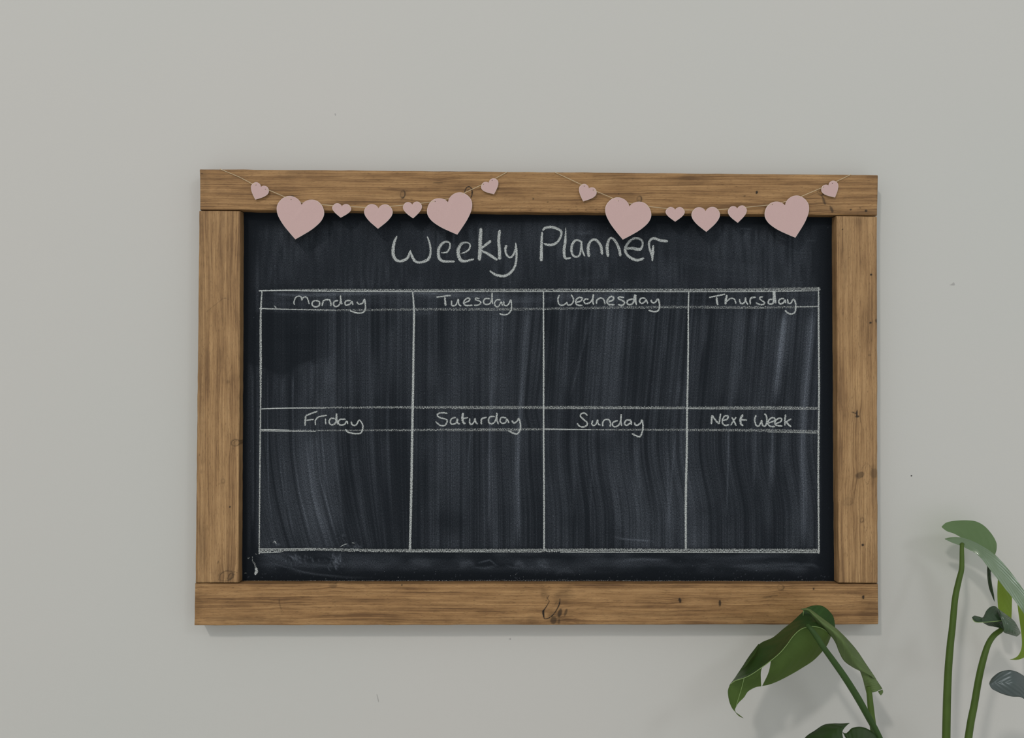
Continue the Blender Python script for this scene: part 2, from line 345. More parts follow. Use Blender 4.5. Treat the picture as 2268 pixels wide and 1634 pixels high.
def frame_board(name, label, q, key, along, mat, seed):
    """a thick plank with rounded, slightly uneven edges; q = TL, TR, BR, BL of its front face (image points)"""
    TL, TR, BR, BL = [np.array(c, float) for c in q]
    Lx = np.linalg.norm(TR - TL); Ly = np.linalg.norm(BL - TL)
    def params(n, L):
        e = np.array([0, .5, 1.2, 2.2, 3.4]) / L
        inner = np.linspace(e[-1], 1 - e[-1], n)
        return np.concatenate([[0.0], e[:-1], inner, (1 - e[:-1])[::-1], [1.0]])
    nx = int(Lx / 1.6); ny = int(Ly / 1.6)
    U = params(nx, Lx); V = params(ny, Ly)
    u, v = np.meshgrid(U, V, indexing='ij')
    pt = (TL * (1 - u)[..., None] * (1 - v)[..., None] + TR * u[..., None] * (1 - v)[..., None]
          + BR * u[..., None] * v[..., None] + BL * (1 - u)[..., None] * v[..., None])
    x, y = pt[..., 0], pt[..., 1]
    ex = np.minimum(u, 1 - u) * Lx; ey = np.minimum(v, 1 - v) * Ly
    # uneven hand-cut edges
    amp = 0.9
    x = x + (vn(y / 22 + seed, x * 0 + 3.0, seed) - .5) * amp * (np.exp(-ex / 4)) 
    y = y + (vn(x / 30 + seed, y * 0 + 7.0, seed + 1) - .5) * amp * (np.exp(-ey / 4))
    rnd = 3.0
    def drop(e): return np.where(e < rnd, 1 - np.sqrt(np.clip(1 - ((rnd - e) / rnd) ** 2, 0, 1)), 0)
    dep = np.clip(drop(ex) + drop(ey), 0, 1.2) * rnd * 0.0006 * 0.8
    dep = dep + (vn(x / 60, y / 60, seed + 5) - .5) * 0.0002
    back = np.zeros_like(x, bool); back[0, :] = back[-1, :] = True; back[:, 0] = back[:, -1] = True
    w = PV(x, y, TH)
    w[..., 1] = np.where(back, -0.0006, w[..., 1] + dep)
    # grain coordinates
    la, ac = (x, y) if along == 'x' else (y, x)
    gu = la * 0.0006; gv = ac * 0.0006
    wv = (vn(la / 160, ac / 40, seed + 2) - .5) * 5 + (vn(la / 60, ac / 18, seed + 3) - .5) * 1.2
    knot = np.zeros_like(x); stain_shade = np.zeros_like(x)
    for (kx, ky, rx, ry, tl, ring, dk) in KN[key]:
        dx, dy = x - kx, y - ky
        ca, sa = math.cos(tl), math.sin(tl)
        X = dx * ca + dy * sa; Y = -dx * sa + dy * ca
        r = np.sqrt((X / rx) ** 2 + (Y / ry) ** 2) + (vn(x / 3, y / 3, seed + 9) - .5) * .22
        if ring:
            wd = 1.15 / min(rx, ry)
            k = np.exp(-((r - 1) / wd) ** 2) * (0.45 + 0.55 * sstep(-.8, .6, X / rx + .4 * Y / ry)) + 0.35 * np.exp(-((r - .5) / (wd * .8)) ** 2) * (vn(x / 4, y / 4, seed) > .45)
        else:
            k = 1 - sstep(.75, 1.2, r)
        knot = np.maximum(knot, k * dk)
        rr = max(rx, ry)
        da, db = (dx, dy) if along == 'x' else (dy, dx)
        wv = wv + db / (np.abs(db) + 3.0) * min(rr, 7) * 0.7 * np.exp(-(da / (min(rr, 9) * 2.6)) ** 2) * np.exp(-np.abs(db) / (min(rr, 9) * 1.6))
        stain_shade = np.maximum(stain_shade, 0.30 * dk * np.exp(-(da / (rr * 2.2)) ** 2 - (db / (rr * 1.3)) ** 2))
    for (pl, wd, dk) in KL.get(key, []):      # cracks and bark lines round the knots
        pl = catmull(np.array(pl, float), 5 * len(pl)); best = np.full(x.shape, 1e9)
        x0, y0 = pl.min(0) - 8; x1, y1 = pl.max(0) + 8
        m = (x > x0) & (x < x1) & (y > y0) & (y < y1); xm, ym = x[m], y[m]; bm = np.full(xm.shape, 1e9)
        for i in range(len(pl) - 1):
            a0, d0 = pl[i], pl[i + 1] - pl[i]
            t = np.clip(((xm - a0[0]) * d0[0] + (ym - a0[1]) * d0[1]) / (d0 @ d0 + 1e-9), 0, 1)
            fr = (i + t) / (len(pl) - 1)
            bm = np.minimum(bm, np.hypot(xm - a0[0] - t * d0[0], ym - a0[1] - t * d0[1]) / np.interp(fr, np.linspace(0, 1, len(wd)), wd))
        knot[m] = np.maximum(knot[m], dk * (1 - sstep(.6, 1.3, bm)))
    for (sx, sy, rx, ry, s) in ST[key]:
        r = np.sqrt(((x - sx) / rx) ** 2 + ((y - sy) / ry) ** 2) + (vn(x / 14, y / 9, seed + 11) - .5) * .7
        stain_shade = np.maximum(stain_shade, s * (1 - sstep(.3, 1.25, r)))
    em = np.minimum(ex, ey)
    if key == 'top':            # a flame figure along the lower edge
        ph = (x - 0.34 * (y - 464.5) ** 2 + 6 * vn(x / 30, y / 9, 77)) / 21.0
        rd = np.abs((ph % 1.0) - .5) * 2
        stain_shade = np.maximum(stain_shade, 0.5 * sstep(.72, .98, rd) * sstep(1075, 1110, x) * (1 - sstep(1330, 1380, x)) * (1 - sstep(7.5, 10.5, np.abs(y - 464.5))))
    stain_shade = np.maximum(stain_shade, 0.75 * np.exp(-em / 1.7) * (0.5 + 0.5 * vn(x / 25, y / 25, seed + 13)))
    stain_shade = np.where(back, 1.0, stain_shade)  # side faces darkened: heavier stain plus painted-in shade
    gu = np.where(back & (along == 'y'), gu + 0.0, gu)
    if along == 'x':
        gv = gv + wv * 0.0006
        gv[:, 0] -= TH; gv[:, -1] += TH; gu[0, :] -= TH; gu[-1, :] += TH
    else:
        gv = gv + wv * 0.0006
        gv[0, :] -= TH; gv[-1, :] += TH; gu[:, 0] -= TH; gu[:, -1] += TH
    g = np.stack([gu, gv, np.full_like(gu, seed * 3.7)], -1)
    n, mm = x.shape
    o = mesh(name, w.reshape(-1, 3), gridfaces(n, mm)[:, ::-1], mat, root, True,
             attrs={'grain': ('FLOAT_VECTOR', g.reshape(-1, 3)), 'knot': ('FLOAT', knot.ravel()), 'stain_shade': ('FLOAT', stain_shade.ravel())})
    o['label'] = label
    return o
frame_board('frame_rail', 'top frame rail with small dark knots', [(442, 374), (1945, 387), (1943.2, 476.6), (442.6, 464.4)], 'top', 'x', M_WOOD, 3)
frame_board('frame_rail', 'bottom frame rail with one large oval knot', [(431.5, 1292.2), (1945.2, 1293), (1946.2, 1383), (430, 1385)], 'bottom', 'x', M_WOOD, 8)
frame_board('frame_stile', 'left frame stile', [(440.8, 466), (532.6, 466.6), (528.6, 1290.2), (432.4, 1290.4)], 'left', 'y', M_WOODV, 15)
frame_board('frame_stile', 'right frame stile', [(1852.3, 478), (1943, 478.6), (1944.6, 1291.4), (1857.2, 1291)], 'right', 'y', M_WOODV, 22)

# ------------------------------------------------------------------ the slate panel with its film of chalk dust
def dust_map(x, y):
    # rub direction: near vertical, leaning at the right, curling at the lower left
    lean = 0.085 * sstep(1000, 1400, x) * (y - 700) * (1 - sstep(950, 1150, y)) + 0.06 * (y - 700) * sstep(1080, 1180, x) * (1 - sstep(1180, 1240, x)) * (1 - sstep(900, 960, y))
    curl = -(np.clip(y - 930, 0, None) / 300.0) ** 2 * 52 * (1 - sstep(760, 940, x)) 
    xs = x + lean + curl
    s1 = vn(xs / 2.1, y / 240, 1); s2 = vn(xs / 8.5, y / 330, 2); s3 = vn(xs / 26, y / 420, 3); s4 = vn(xs / 75, y / 380, 4)
    st = 0.40 * s1 + 0.34 * s2 + 0.26 * s3 + 0.30 * s4
    cl = vn(x / 55, y / 60, 5) * .6 + vn(x / 20, y / 24, 6) * .4
    inner = sstep(562, 592, x) * (1 - sstep(1806, 1824, x)) * sstep(632, 652, y) * (1 - sstep(1205, 1225, y))
    d = inner * (0.03 + 0.36 * np.clip(st - 0.36, 0, 1) ** 1.35) * (0.75 + 0.5 * cl)
    # title field, margins, foot
    wob = (vn(x / 160, y / 40, 8) - .5) * 16
    title = sstep(488, 520, y + (vn(x / 80, y * 0 + 2, 9) - .5) * 24) * (1 - sstep(628, 650, y + wob * .3)) * sstep(545, 600, x) * (1 - sstep(1780, 1835, x))
    d = d + title * (0.05 + 0.10 * vn(x / 5, y / 40, 10) * vn(x / 70, y / 60, 11) * 1.6)
    foot = sstep(1218, 1228, y) * (1 - sstep(1248, 1275, y + wob)) * sstep(560, 600, x) * (1 - sstep(1790, 1830, x))
    d = d + foot * (0.02 + 0.20 * np.clip(vn(x / 120, y / 9, 12) * .5 + vn(x / 30, y / 20, 13) * .6 - .3, 0, 1))
    marg = sstep(541, 556, x) * (1 - sstep(574, 590, x)) * sstep(520, 640, y) * (1 - sstep(1180, 1240, y))
    d = d + marg * 0.11 * vn(x / 6, y / 200, 14) * (0.5 + vn(x / 20, y / 120, 15))
    d = d + 0.012
    # header strips: swept sideways
    for (y0, y1, k) in ((648, 684, .10), (907, 950, .02)):
        hb = sstep(y0 - 2, y0 + 3, y) * (1 - sstep(y1 - 3, y1 + 2, y)) * sstep(575, 600, x) * (1 - sstep(1795, 1815, x))
        d = d * (1 - .15 * hb) + hb * k * vn(x / 130, y / 6, 17) * (vn(x / 260, y / 20, 18) + .2)
    # single rubbed streaks: points, width, strength
    def streak(pts, w, k, soft=1.0):
        nonlocal d
        p = np.array(pts, float); yy = p[:, 1]
        cx = np.interp(y, yy, p[:, 0])
        ends = sstep(yy[0] - 14, yy[0] + 26, y) * (1 - sstep(yy[-1] - 60, yy[-1] + 6, y))
        d += k * np.exp(-np.abs((x - cx) / w) ** 2) * ends * (0.25 + 1.25 * vn((x - cx) / 1.7, y / 110, int(pts[0][0])) ** 1.5)
    S = [
     ([(1738, 694), (1731, 760), (1722, 840), (1716, 900)], 9, .36), ([(1738, 694), (1728, 760), (1720, 830)], 20, .12),
     ([(1800, 690), (1792, 780), (1780, 900), (1778, 1000), (1781, 1110), (1779, 1215)], 8, .25), ([(1792, 700), (1782, 860), (1781, 1000), (1784, 1215)], 15, .09),
     ([(1170, 690), (1163, 780), (1155, 880), (1149, 960), (1146, 1060), (1148, 1215)], 5.5, .22), ([(1148, 940), (1146, 1060), (1146, 1200)], 8, .09),
     ([(1088, 860), (1085, 960), (1084, 1040), (1083, 1180)], 3, .14), ([(1043, 950), (1038, 1010), (1036, 1100)], 4, .13), ([(1083, 1000), (1082, 1210)], 14, .05),
     ([(1713, 905), (1711, 1000), (1709, 1060), (1706, 1090)], 6, .20), ([(1705, 1000), (1700, 1100), (1702, 1200)], 12, .06),
     ([(1614, 955), (1612, 1040), (1609, 1150)], 2.2, .13), ([(1672, 955), (1670, 1040), (1668, 1100)], 4, .13), ([(1656, 960), (1650, 1000)], 5, .12), ([(1736, 955), (1733, 1060)], 6, .10),
     ([(1566, 690), (1560, 740), (1552, 800)], 6, .14), ([(1545, 690), (1538, 760), (1533, 880)], 8, .09), ([(1600, 690), (1596, 780), (1590, 900)], 12, .08), ([(1640, 690), (1636, 800), (1630, 900)], 22, .07), ([(1672, 690), (1668, 760)], 8, .10), ([(1698, 692), (1686, 760)], 3, .16),
     ([(1262, 694), (1258, 760), (1252, 880)], 11, .10), ([(1276, 690), (1262, 760)], 5, .11), ([(1310, 690), (1285, 790), (1260, 890)], 3, .10), ([(1300, 700), (1290, 780)], 4, .09), ([(1380, 690), (1376, 800)], 26, .055),
     ([(1411, 970), (1411, 1040), (1414, 1110), (1424, 1205)], 8, .13), ([(1370, 980), (1368, 1100), (1380, 1200)], 14, .06), ([(1320, 990), (1309, 1060), (1308, 1130), (1312, 1212)], 2.4, .09), ([(1497, 960), (1488, 1060), (1478, 1190)], 3, .12), ([(1478, 1000), (1482, 1212)], 3, .09), ([(1430, 690), (1428, 780)], 12, .07), ([(1505, 840), (1500, 900)], 6, .10), ([(1475, 720), (1472, 800)], 4, .07), ([(1272, 960), (1271, 1040), (1266, 1180)], 7, .06), ([(1440, 1120), (1452, 1215)], 3, .08),
     ([(593, 830), (593, 1000), (595, 1090), (606, 1180)], 1.8, .15), ([(648, 830), (650, 1000), (663, 1090), (685, 1180), (694, 1205)], 2.2, .20), ([(627, 1000), (634, 1090), (648, 1180), (655, 1210)], 3, .15), ([(619, 940), (622, 1040), (632, 1130), (645, 1200)], 2, .12), ([(640, 1090), (652, 1160), (665, 1210)], 2, .14),
     ([(690, 960), (692, 1040), (705, 1120), (730, 1205)], 10, .16), ([(700, 960), (708, 1060), (735, 1160), (752, 1205)], 3, .15), ([(722, 960), (735, 1080), (755, 1180)], 12, .09), ([(740, 980), (752, 1100), (765, 1200)], 3, .10), ([(678, 980), (690, 1090), (715, 1190)], 2.4, .14), ([(712, 960), (722, 1100), (748, 1200)], 2.4, .11),
     ([(692, 800), (690, 900)], 10, .10), ([(727, 800), (722, 900)], 8, .09), ([(650, 830), (650, 900)], 2, .13), ([(610, 835), (608, 900)], 4, .08), ([(628, 835), (626, 900)], 4, .08), ([(675, 810), (674, 905)], 3, .09),
     ([(728, 700), (722, 735)], 5, .10), ([(740, 694), (728, 730)], 3, .12), ([(670, 700), (680, 735)], 12, .07), ([(790, 710), (794, 800)], 4, .06), ([(832, 790), (832, 900)], 12, .05), ([(790, 960), (800, 1100), (806, 1200)], 8, .07), ([(870, 720), (868, 880)], 18, .05), ([(850, 960), (862, 1100)], 14, .05), ([(1100, 700), (1092, 800), (1088, 900)], 10, .06), ([(960, 780), (955, 880)], 20, .045), ([(945, 960), (938, 1040)], 12, .06),
     ([(557, 700), (559, 740)], 4, .12), ([(560, 820), (561, 1000), (559, 1180)], 3, .13), ([(554, 800), (554, 1100)], 5, .06),
    ]
    for p, w, k in S: streak(p, w * 0.85, k * 1.15)
    # sideways smears
    def smear(pts, w, k, q=60):
        nonlocal d
        p = np.array(pts, float); xx = p[:, 0]
        cy = np.interp(x, xx, p[:, 1])
        ends = sstep(xx[0] - 6, xx[0] + .25 * (xx[-1] - xx[0]), x) * (1 - sstep(xx[-1] - .3 * (xx[-1] - xx[0]), xx[-1] + 6, x))
        d += k * np.exp(-((y - cy) / w) ** 2) * ends * (0.4 + 0.9 * vn(x / q, (y - cy) / 2.2, int(p[0, 0])))
    for p, w, k in [
     ([(600, 648), (660, 652), (720, 652), (780, 649), (930, 649), (1060, 653)], 4, .22), ([(600, 650), (660, 654), (690, 655)], 2, .22), ([(900, 651), (1000, 653), (1110, 655)], 7, .12), ([(1060, 660), (1200, 668)], 12, .09), ([(905, 692), (960, 690)], 8, .08), ([(1210, 655), (1400, 658)], 8, .05),
     ([(560, 1228), (620, 1252), (680, 1268), (760, 1278), (840, 1280)], 2, .10), ([(590, 1232), (640, 1246), (760, 1252), (900, 1250)], 8, .12), ([(580, 1226), (620, 1234), (640, 1246)], 8, .10), ([(640, 1262), (700, 1272), (770, 1277)], 2, .10),
     ([(1380, 1240), (1420, 1238), (1470, 1240)], 3, .22), ([(1300, 1244), (1480, 1240)], 8, .06), ([(1360, 1189), (1385, 1192)], 1.4, .20), ([(1370, 1193), (1400, 1195), (1445, 1198)], 1.7, .24),
     ([(1600, 1254), (1680, 1252), (1760, 1249), (1812, 1254)], 3, .15), ([(1640, 1252), (1700, 1256), (1790, 1262)], 7, .09), ([(1780, 1250), (1800, 1251), (1812, 1256)], 3, .20), ([(1690, 1243), (1760, 1248), (1790, 1262)], 4, .08), ([(1560, 1240), (1650, 1245)], 7, .06),
     ([(905, 1244), (960, 1250)], 9, .08), ([(1018, 1250), (1040, 1246), (1052, 1250)], 7, .16), ([(1140, 1250), (1150, 1246), (1160, 1252)], 7, .14), ([(1190, 1248), (1205, 1246), (1215, 1252)], 8, .10), ([(1060, 1246), (1085, 1240), (1100, 1252)], 1.6, .26), ([(1050, 1256), (1075, 1258), (1100, 1252)], 1.6, .16), ([(1120, 1252), (1140, 1258), (1160, 1256)], 1.5, .18),
     ([(1230, 1268), (1250, 1263), (1272, 1268)], 4, .14), ([(1196, 1250), (1210, 1256)], 2, .16),
     ([(1278, 515), (1292, 517), (1310, 514)], 3, .14), ([(1305, 556), (1330, 560)], 12, .07), ([(1272, 618), (1350, 612)], 2, .05), ([(1480, 575), (1700, 595)], 8, .03), ([(1640, 506), (1662, 507), (1667, 509)], 1.4, .20), ([(1724, 524), (1738, 531)], 1.2, .18), ([(1790, 533), (1806, 532)], 1.2, .16), ([(1480, 530), (1640, 560)], 30, .03), ([(1560, 600), (1700, 612)], 20, .05),
     ([(630, 700), (690, 720)], 24, .03)]: smear(p, w, k)
    # an area wiped clean with a damp cloth (upper left cell)
    lim = np.interp(x, [560, 590, 610, 628, 660, 700, 735, 760], [806, 818, 832, 834, 812, 800, 792, 740])
    wipe = (1 - sstep(-6, 4, y - lim + (vn(x / 12, y / 12, 21) - .5) * 12)) * sstep(688, 696, y) * (1 - sstep(690, 770, x + (y - 740) * .25))
    d = d * (1 - 0.68 * wipe) + wipe * 0.012
    for (px, py, rx, ry, k) in [(1228, 720, 22, 60, .5), (1225, 830, 20, 70, .45), (985, 1150, 34, 30, .4), (1265, 1150, 26, 50, .4), (770, 1000, 10, 160, .35), (1010, 1160, 30, 30, .35), (650, 745, 60, 10, .2), (1335, 985, 22, 24, .35)]:
        r = ((x - px) / rx) ** 2 + ((y - py) / ry) ** 2
        d = d * (1 - k * np.exp(-r))
    # wet fingertip marks at the lower left
    rg = np.random.default_rng(5)
    for (px, py, rx, ry, n, k) in [(655, 1240, 22, 12, 26, .26), (745, 1244, 20, 16, 40, .26), (780, 1208, 22, 7, 18, .22), (690, 1238, 16, 8, 10, .20), (608, 1203, 10, 3, 5, .25), (757, 1189, 12, 8, 7, .16)]:
        d = d * (1 - .5 * np.exp(-((x - px) / rx) ** 2 - ((y - py) / ry) ** 2))
        for _ in range(n):
            ax, ay = px + rg.normal(0, rx * .5), py + rg.normal(0, ry * .5); an = rg.uniform(.2, 1.7); L = rg.uniform(2, 7); w = rg.uniform(.9, 1.8)
            X = (x - ax) * math.cos(an) + (y - ay) * math.sin(an); Y = -(x - ax) * math.sin(an) + (y - ay) * math.cos(an) + .05 * X * X
            d = d + k * rg.uniform(.4, 1) * np.exp(-(X / L) ** 2 - (Y / w) ** 2)
    # scattered grains
    for _ in range(420):
        ax, ay = rg.uniform(548, 1838), rg.uniform(500, 1284); r = rg.uniform(.7, .95); k = rg.uniform(.08, .3)
        if rg.random() < .45: ay = 1288 - abs(rg.normal(0, 14))
        i0, i1 = np.searchsorted(x[:, 0], [ax - 5, ax + 5]); j0, j1 = np.searchsorted(y[0], [ay - 5, ay + 5])
        xx, yy = x[i0:i1, j0:j1], y[i0:i1, j0:j1]
        d[i0:i1, j0:j1] += k * np.exp(-((xx - ax) ** 2 + (yy - ay) ** 2) / r ** 2)
    return np.clip(d, 0, 1.6)
gx = np.arange(522, 1867, 1.4); gy = np.arange(452, 1306, 1.9)
GX, GY = np.meshgrid(gx, gy, indexing='ij')
DU = dust_map(GX, GY)
pv = PV(GX, GY, PD)
panel = mesh('slate_panel', pv.reshape(-1, 3), gridfaces(*GX.shape)[:, ::-1], M_SLATE, root, True, attrs={'dust': ('FLOAT', DU.ravel())})
panel['label'] = 'black painted writing panel smeared with chalk dust'
M_BACK = mat_plain('panel_back_board', (0.02, 0.02, 0.022), 0.8, 0.1)
bk = [P(522, 452, PD - .0004), P(1866, 452, PD - .0004), P(1866, 1305, PD - .0004), P(522, 1305, PD - .0004)]
bb = [(p[0], -0.004, p[2]) for p in bk]
mesh('panel_backing', np.array([*bk, *bb]), [(0, 3, 2, 1), (4, 5, 6, 7), (0, 1, 5, 4), (1, 2, 6, 5), (2, 3, 7, 6), (3, 0, 4, 7)], M_BACK, root)

# ------------------------------------------------------------------ chalk strokes
LAYER = [0]
def ribbon(acc, pts, wid, strength=1.0, dens=1.6, taper=True):
    """a chalk stroke: image-point polyline, widths in image points"""
    pts = np.asarray(pts, float)
    L = np.sum(np.linalg.norm(np.diff(pts, axis=0), axis=1))
    n = max(6, int(L / dens))
    wid = np.asarray([wid, wid] if np.isscalar(wid) else wid, float)
    if len(pts) == 2: c = pts[0] + (pts[1] - pts[0]) * np.linspace(0, 1, n)[:, None]
    else: c = catmull(pts, n)
    w = np.interp(np.linspace(0, 1, n), np.linspace(0, 1, len(wid)), wid)
    t = np.gradient(c, axis=0); t = t / (np.linalg.norm(t, axis=1)[:, None] + 1e-9)
    if taper:
        s = np.linspace(0, 1, n) * L
        w = w * np.sqrt(np.clip(np.minimum(s, L - s) / (0.5 * w.max()) + 0.25, 0, 1))
    nn = np.stack([-t[:, 1], t[:, 0]], 1)
    LAYER[0] += 1
    d = PD + 0.00012 + (LAYER[0] % 24) * 0.000012
    K = (-1, -.5, 0, .5, 1)
    base = len(acc['v'])
    s = np.concatenate([[0], np.cumsum(np.linalg.norm(np.diff(c, axis=0), axis=1))]) * 0.0006
    for i in range(n):
        for k in K:
            q = c[i] + nn[i] * k * w[i] / 2
            acc['v'].append(P(q[0], q[1], d + i * 7e-7)); acc['a'].append((s[i], k, strength))
    for i in range(n - 1):
        for j in range(4):
            a = base + i * 5 + j
            acc['f'].append((a, a + 1, a + 6, a + 5))
def acc(): return {'v': [], 'f': [], 'a': []}
def build_chalk(name, a, mat, label):
    o = mesh(name, a['v'], a['f'], mat, root, attrs={'rib': ('FLOAT_VECTOR', a['a'])})
    if label: o['label'] = label
    return o
def word(label, org, sc, strokes, name='chalk_word'):
    a = acc()
    for pts, w in strokes:
        p = np.array(pts, float) / sc + np.array(org)
        ribbon(a, p, np.asarray(w, float) / sc if np.isscalar(w) else np.array(w, float) / sc)
    return build_chalk(name, a, M_CHALK, label)

word('large white chalk word Weekly', (840, 480), 6.67, [
 ([(262, 282), (225, 370), (205, 470), (208, 560), (240, 630), (300, 655), (370, 640), (425, 595), (458, 495)], [26, 46, 54, 56, 50, 40, 46, 46, 20]),
 ([(458, 492), (475, 560), (520, 645), (585, 675), (660, 660), (725, 625), (755, 540), (752, 430), (730, 345), (706, 288)], [18, 40, 46, 36, 44, 48, 34, 32, 30, 16]),
 ([(915, 532), (1000, 520), (1042, 450), (1040, 390), (990, 368), (930, 395), (885, 460), (872, 540), (892, 620), (945, 655), (1030, 660), (1115, 660)], [20, 28, 30, 28, 30, 44, 50, 52, 50, 40, 36, 32]),
 ([(1205, 545), (1290, 512), (1336, 460), (1335, 400), (1280, 378), (1215, 400), (1170, 480), (1172, 570), (1205, 640), (1265, 655), (1335, 640), (1400, 625)], [18, 28, 30, 26, 28, 48, 56, 58, 54, 40, 36, 30]),
 ([(1503, 165), (1492, 330), (1490, 480), (1478, 645)], [52, 60, 62, 58]),
 ([(1652, 352), (1590, 400), (1505, 470)], [42, 46, 34]),
 ([(1508, 498), (1600, 545), (1680, 595), (1745, 640)], [34, 44, 46, 36]),
 ([(1780, 192), (1765, 350), (1775, 500), (1778, 632)], [46, 50, 52, 56]),
 ([(1878, 418), (1862, 480), (1880, 560), (1930, 598), (1975, 570), (2010, 490), (2022, 400)], [46, 36, 34, 32, 32, 34, 28]),
 ([(2013, 382), (2027, 500), (2022, 650), (1990, 760), (1920, 840), (1840, 875), (1740, 862), (1680, 832), (1630, 795)], [22, 34, 36, 40, 42, 44, 42, 36, 22]),
])
word('large white chalk word Planner', (1170, 480), 6.67, [
 ([(205, 222), (196, 400), (192, 655)], [32, 44, 56]),
 ([(212, 205), (250, 165), (350, 152), (430, 178), (488, 222), (480, 290), (440, 360), (380, 405), (300, 415), (228, 395)], [30, 42, 42, 44, 40, 34, 38, 42, 42, 28]),
 ([(555, 160), (548, 350), (530, 480), (535, 580), (560, 615), (632, 608)], [12, 44, 48, 48, 36, 28]),
 ([(775, 362), (720, 345), (670, 372), (638, 460), (650, 550), (700, 592), (760, 560), (778, 450), (785, 365), (795, 480), (835, 585)], [34, 34, 40, 40, 36, 34, 30, 26, 30, 30, 28]),
 ([(895, 592), (885, 480), (900, 395), (950, 340), (1010, 348), (1070, 430), (1092, 558)], [46, 50, 42, 40, 42, 44, 46]),
 ([(1180, 592), (1165, 450), (1190, 345), (1230, 312), (1290, 365), (1340, 470), (1362, 582)], [48, 54, 40, 34, 42, 44, 50]),
 ([(1445, 468), (1540, 465), (1640, 482), (1682, 440), (1685, 362), (1620, 318), (1540, 328), (1465, 400), (1432, 480), (1460, 560), (1540, 620), (1620, 640), (1712, 612)], [44, 50, 50, 34, 32, 38, 38, 42, 46, 40, 46, 46, 38]),
 ([(1848, 418), (1838, 520), (1832, 655)], [26, 54, 26]),
 ([(1835, 600), (1800, 500), (1783, 400), (1805, 340), (1860, 318), (1950, 348), (2062, 362)], [30, 34, 36, 40, 40, 44, 46]),
])
word('small white chalk word Monday', (560, 620), 6.13, [
 ([(568, 335), (557, 310), (580, 240), (630, 218), (660, 240), (662, 275), (682, 240), (725, 230), (750, 270), (765, 328)], 20),
 ([(850, 275), (810, 300), (808, 340), (850, 365), (900, 345), (902, 295), (852, 275)], 24), ([(940, 355), (955, 290), (985, 270), (1040, 270), (1058, 310), (1060, 355)], 24),
 ([(1160, 278), (1110, 288), (1095, 330), (1125, 360), (1175, 335), (1192, 270), (1190, 212), (1195, 270), (1212, 332)], 23), ([(1330, 278), (1270, 282), (1250, 315), (1270, 340), (1320, 325), (1345, 292), (1358, 340)], 23),
 ([(1410, 295), (1440, 325), (1490, 312), (1516, 262), (1528, 340), (1522, 410), (1480, 445), (1400, 445), (1318, 415)], 23)])
word('small white chalk word Tuesday', (900, 620), 7.0875, [
 ([(470, 268), (560, 258), (700, 240)], 26), ([(605, 268), (610, 340), (617, 405)], [28, 36, 36]), ([(710, 320), (710, 390), (750, 405), (790, 370), (815, 302), (825, 380), (862, 412)], 26),
 ([(900, 362), (980, 330), (995, 295), (960, 285), (912, 320), (902, 370), (940, 400), (1040, 395)], 27), ([(1150, 290), (1092, 285), (1090, 310), (1150, 330), (1170, 360), (1120, 395), (1060, 395)], 25),
 ([(1310, 292), (1240, 292), (1210, 340), (1240, 380), (1310, 370), (1342, 290), (1346, 200), (1345, 290), (1356, 375)], 26), ([(1480, 312), (1420, 312), (1385, 360), (1400, 410), (1450, 410), (1490, 342), (1507, 402)], 25),
 ([(1530, 330), (1535, 390), (1570, 405), (1610, 370), (1640, 312), (1650, 400), (1640, 480), (1590, 535), (1520, 545), (1460, 525)], 25)])
word('small white chalk word Wednesday', (1190, 620), 6.67, [
 ([(328, 220), (305, 280), (318, 350), (368, 375), (420, 348), (435, 330), (450, 365), (500, 362), (535, 310), (525, 255), (500, 215)], 25),
 ([(570, 332), (640, 310), (665, 272), (620, 258), (577, 290), (570, 345), (610, 372), (668, 375)], 26), ([(760, 282), (705, 285), (690, 320), (720, 350), (780, 330), (820, 270), (830, 210), (820, 300), (832, 368)], 27),
 ([(875, 350), (880, 300), (930, 267), (980, 285), (1000, 357)], 26), ([(1050, 320), (1110, 300), (1130, 262), (1100, 242), (1060, 262), (1030, 320), (1060, 360), (1142, 365)], 28),
 ([(1282, 260), (1210, 250), (1200, 275), (1270, 310), (1290, 340), (1250, 375), (1188, 360)], 26), ([(1420, 277), (1340, 300), (1330, 345), (1370, 365), (1420, 330), (1445, 220), (1450, 300), (1465, 370)], [27, 28, 28, 28, 28, 40, 36, 28]),
 ([(1600, 272), (1540, 267), (1510, 310), (1540, 345), (1590, 320), (1607, 290), (1632, 352)], 26), ([(1680, 290), (1695, 330), (1740, 330), (1780, 282), (1800, 320), (1805, 400), (1780, 455), (1720, 467), (1643, 445)], 27)])
word('small white chalk word Thursday', (1510, 620), 6.873, [
 ([(415, 265), (540, 240), (662, 215)], 24), ([(530, 262), (535, 320), (547, 382)], [28, 36, 36]), ([(687, 228), (672, 300), (665, 372)], 38), ([(680, 330), (740, 282), (800, 290), (826, 362)], 24),
 ([(880, 290), (890, 345), (930, 360), (965, 320), (970, 272), (975, 320), (1007, 377)], 28), ([(1045, 372), (1040, 310), (1060, 270), (1127, 260)], 28),
 ([(1237, 255), (1190, 265), (1200, 300), (1260, 340), (1240, 372), (1180, 370), (1128, 345)], 25), ([(1388, 292), (1330, 302), (1318, 352), (1360, 365), (1400, 330), (1402, 180), (1415, 270), (1432, 355)], [27, 27, 27, 27, 34, 54, 40, 28]),
 ([(1560, 282), (1500, 287), (1475, 330), (1500, 365), (1550, 340), (1570, 302), (1582, 352)], 28), ([(1610, 290), (1620, 350), (1660, 350), (1700, 292), (1730, 340), (1735, 420), (1720, 490), (1670, 515), (1610, 500), (1573, 460)], 26)])
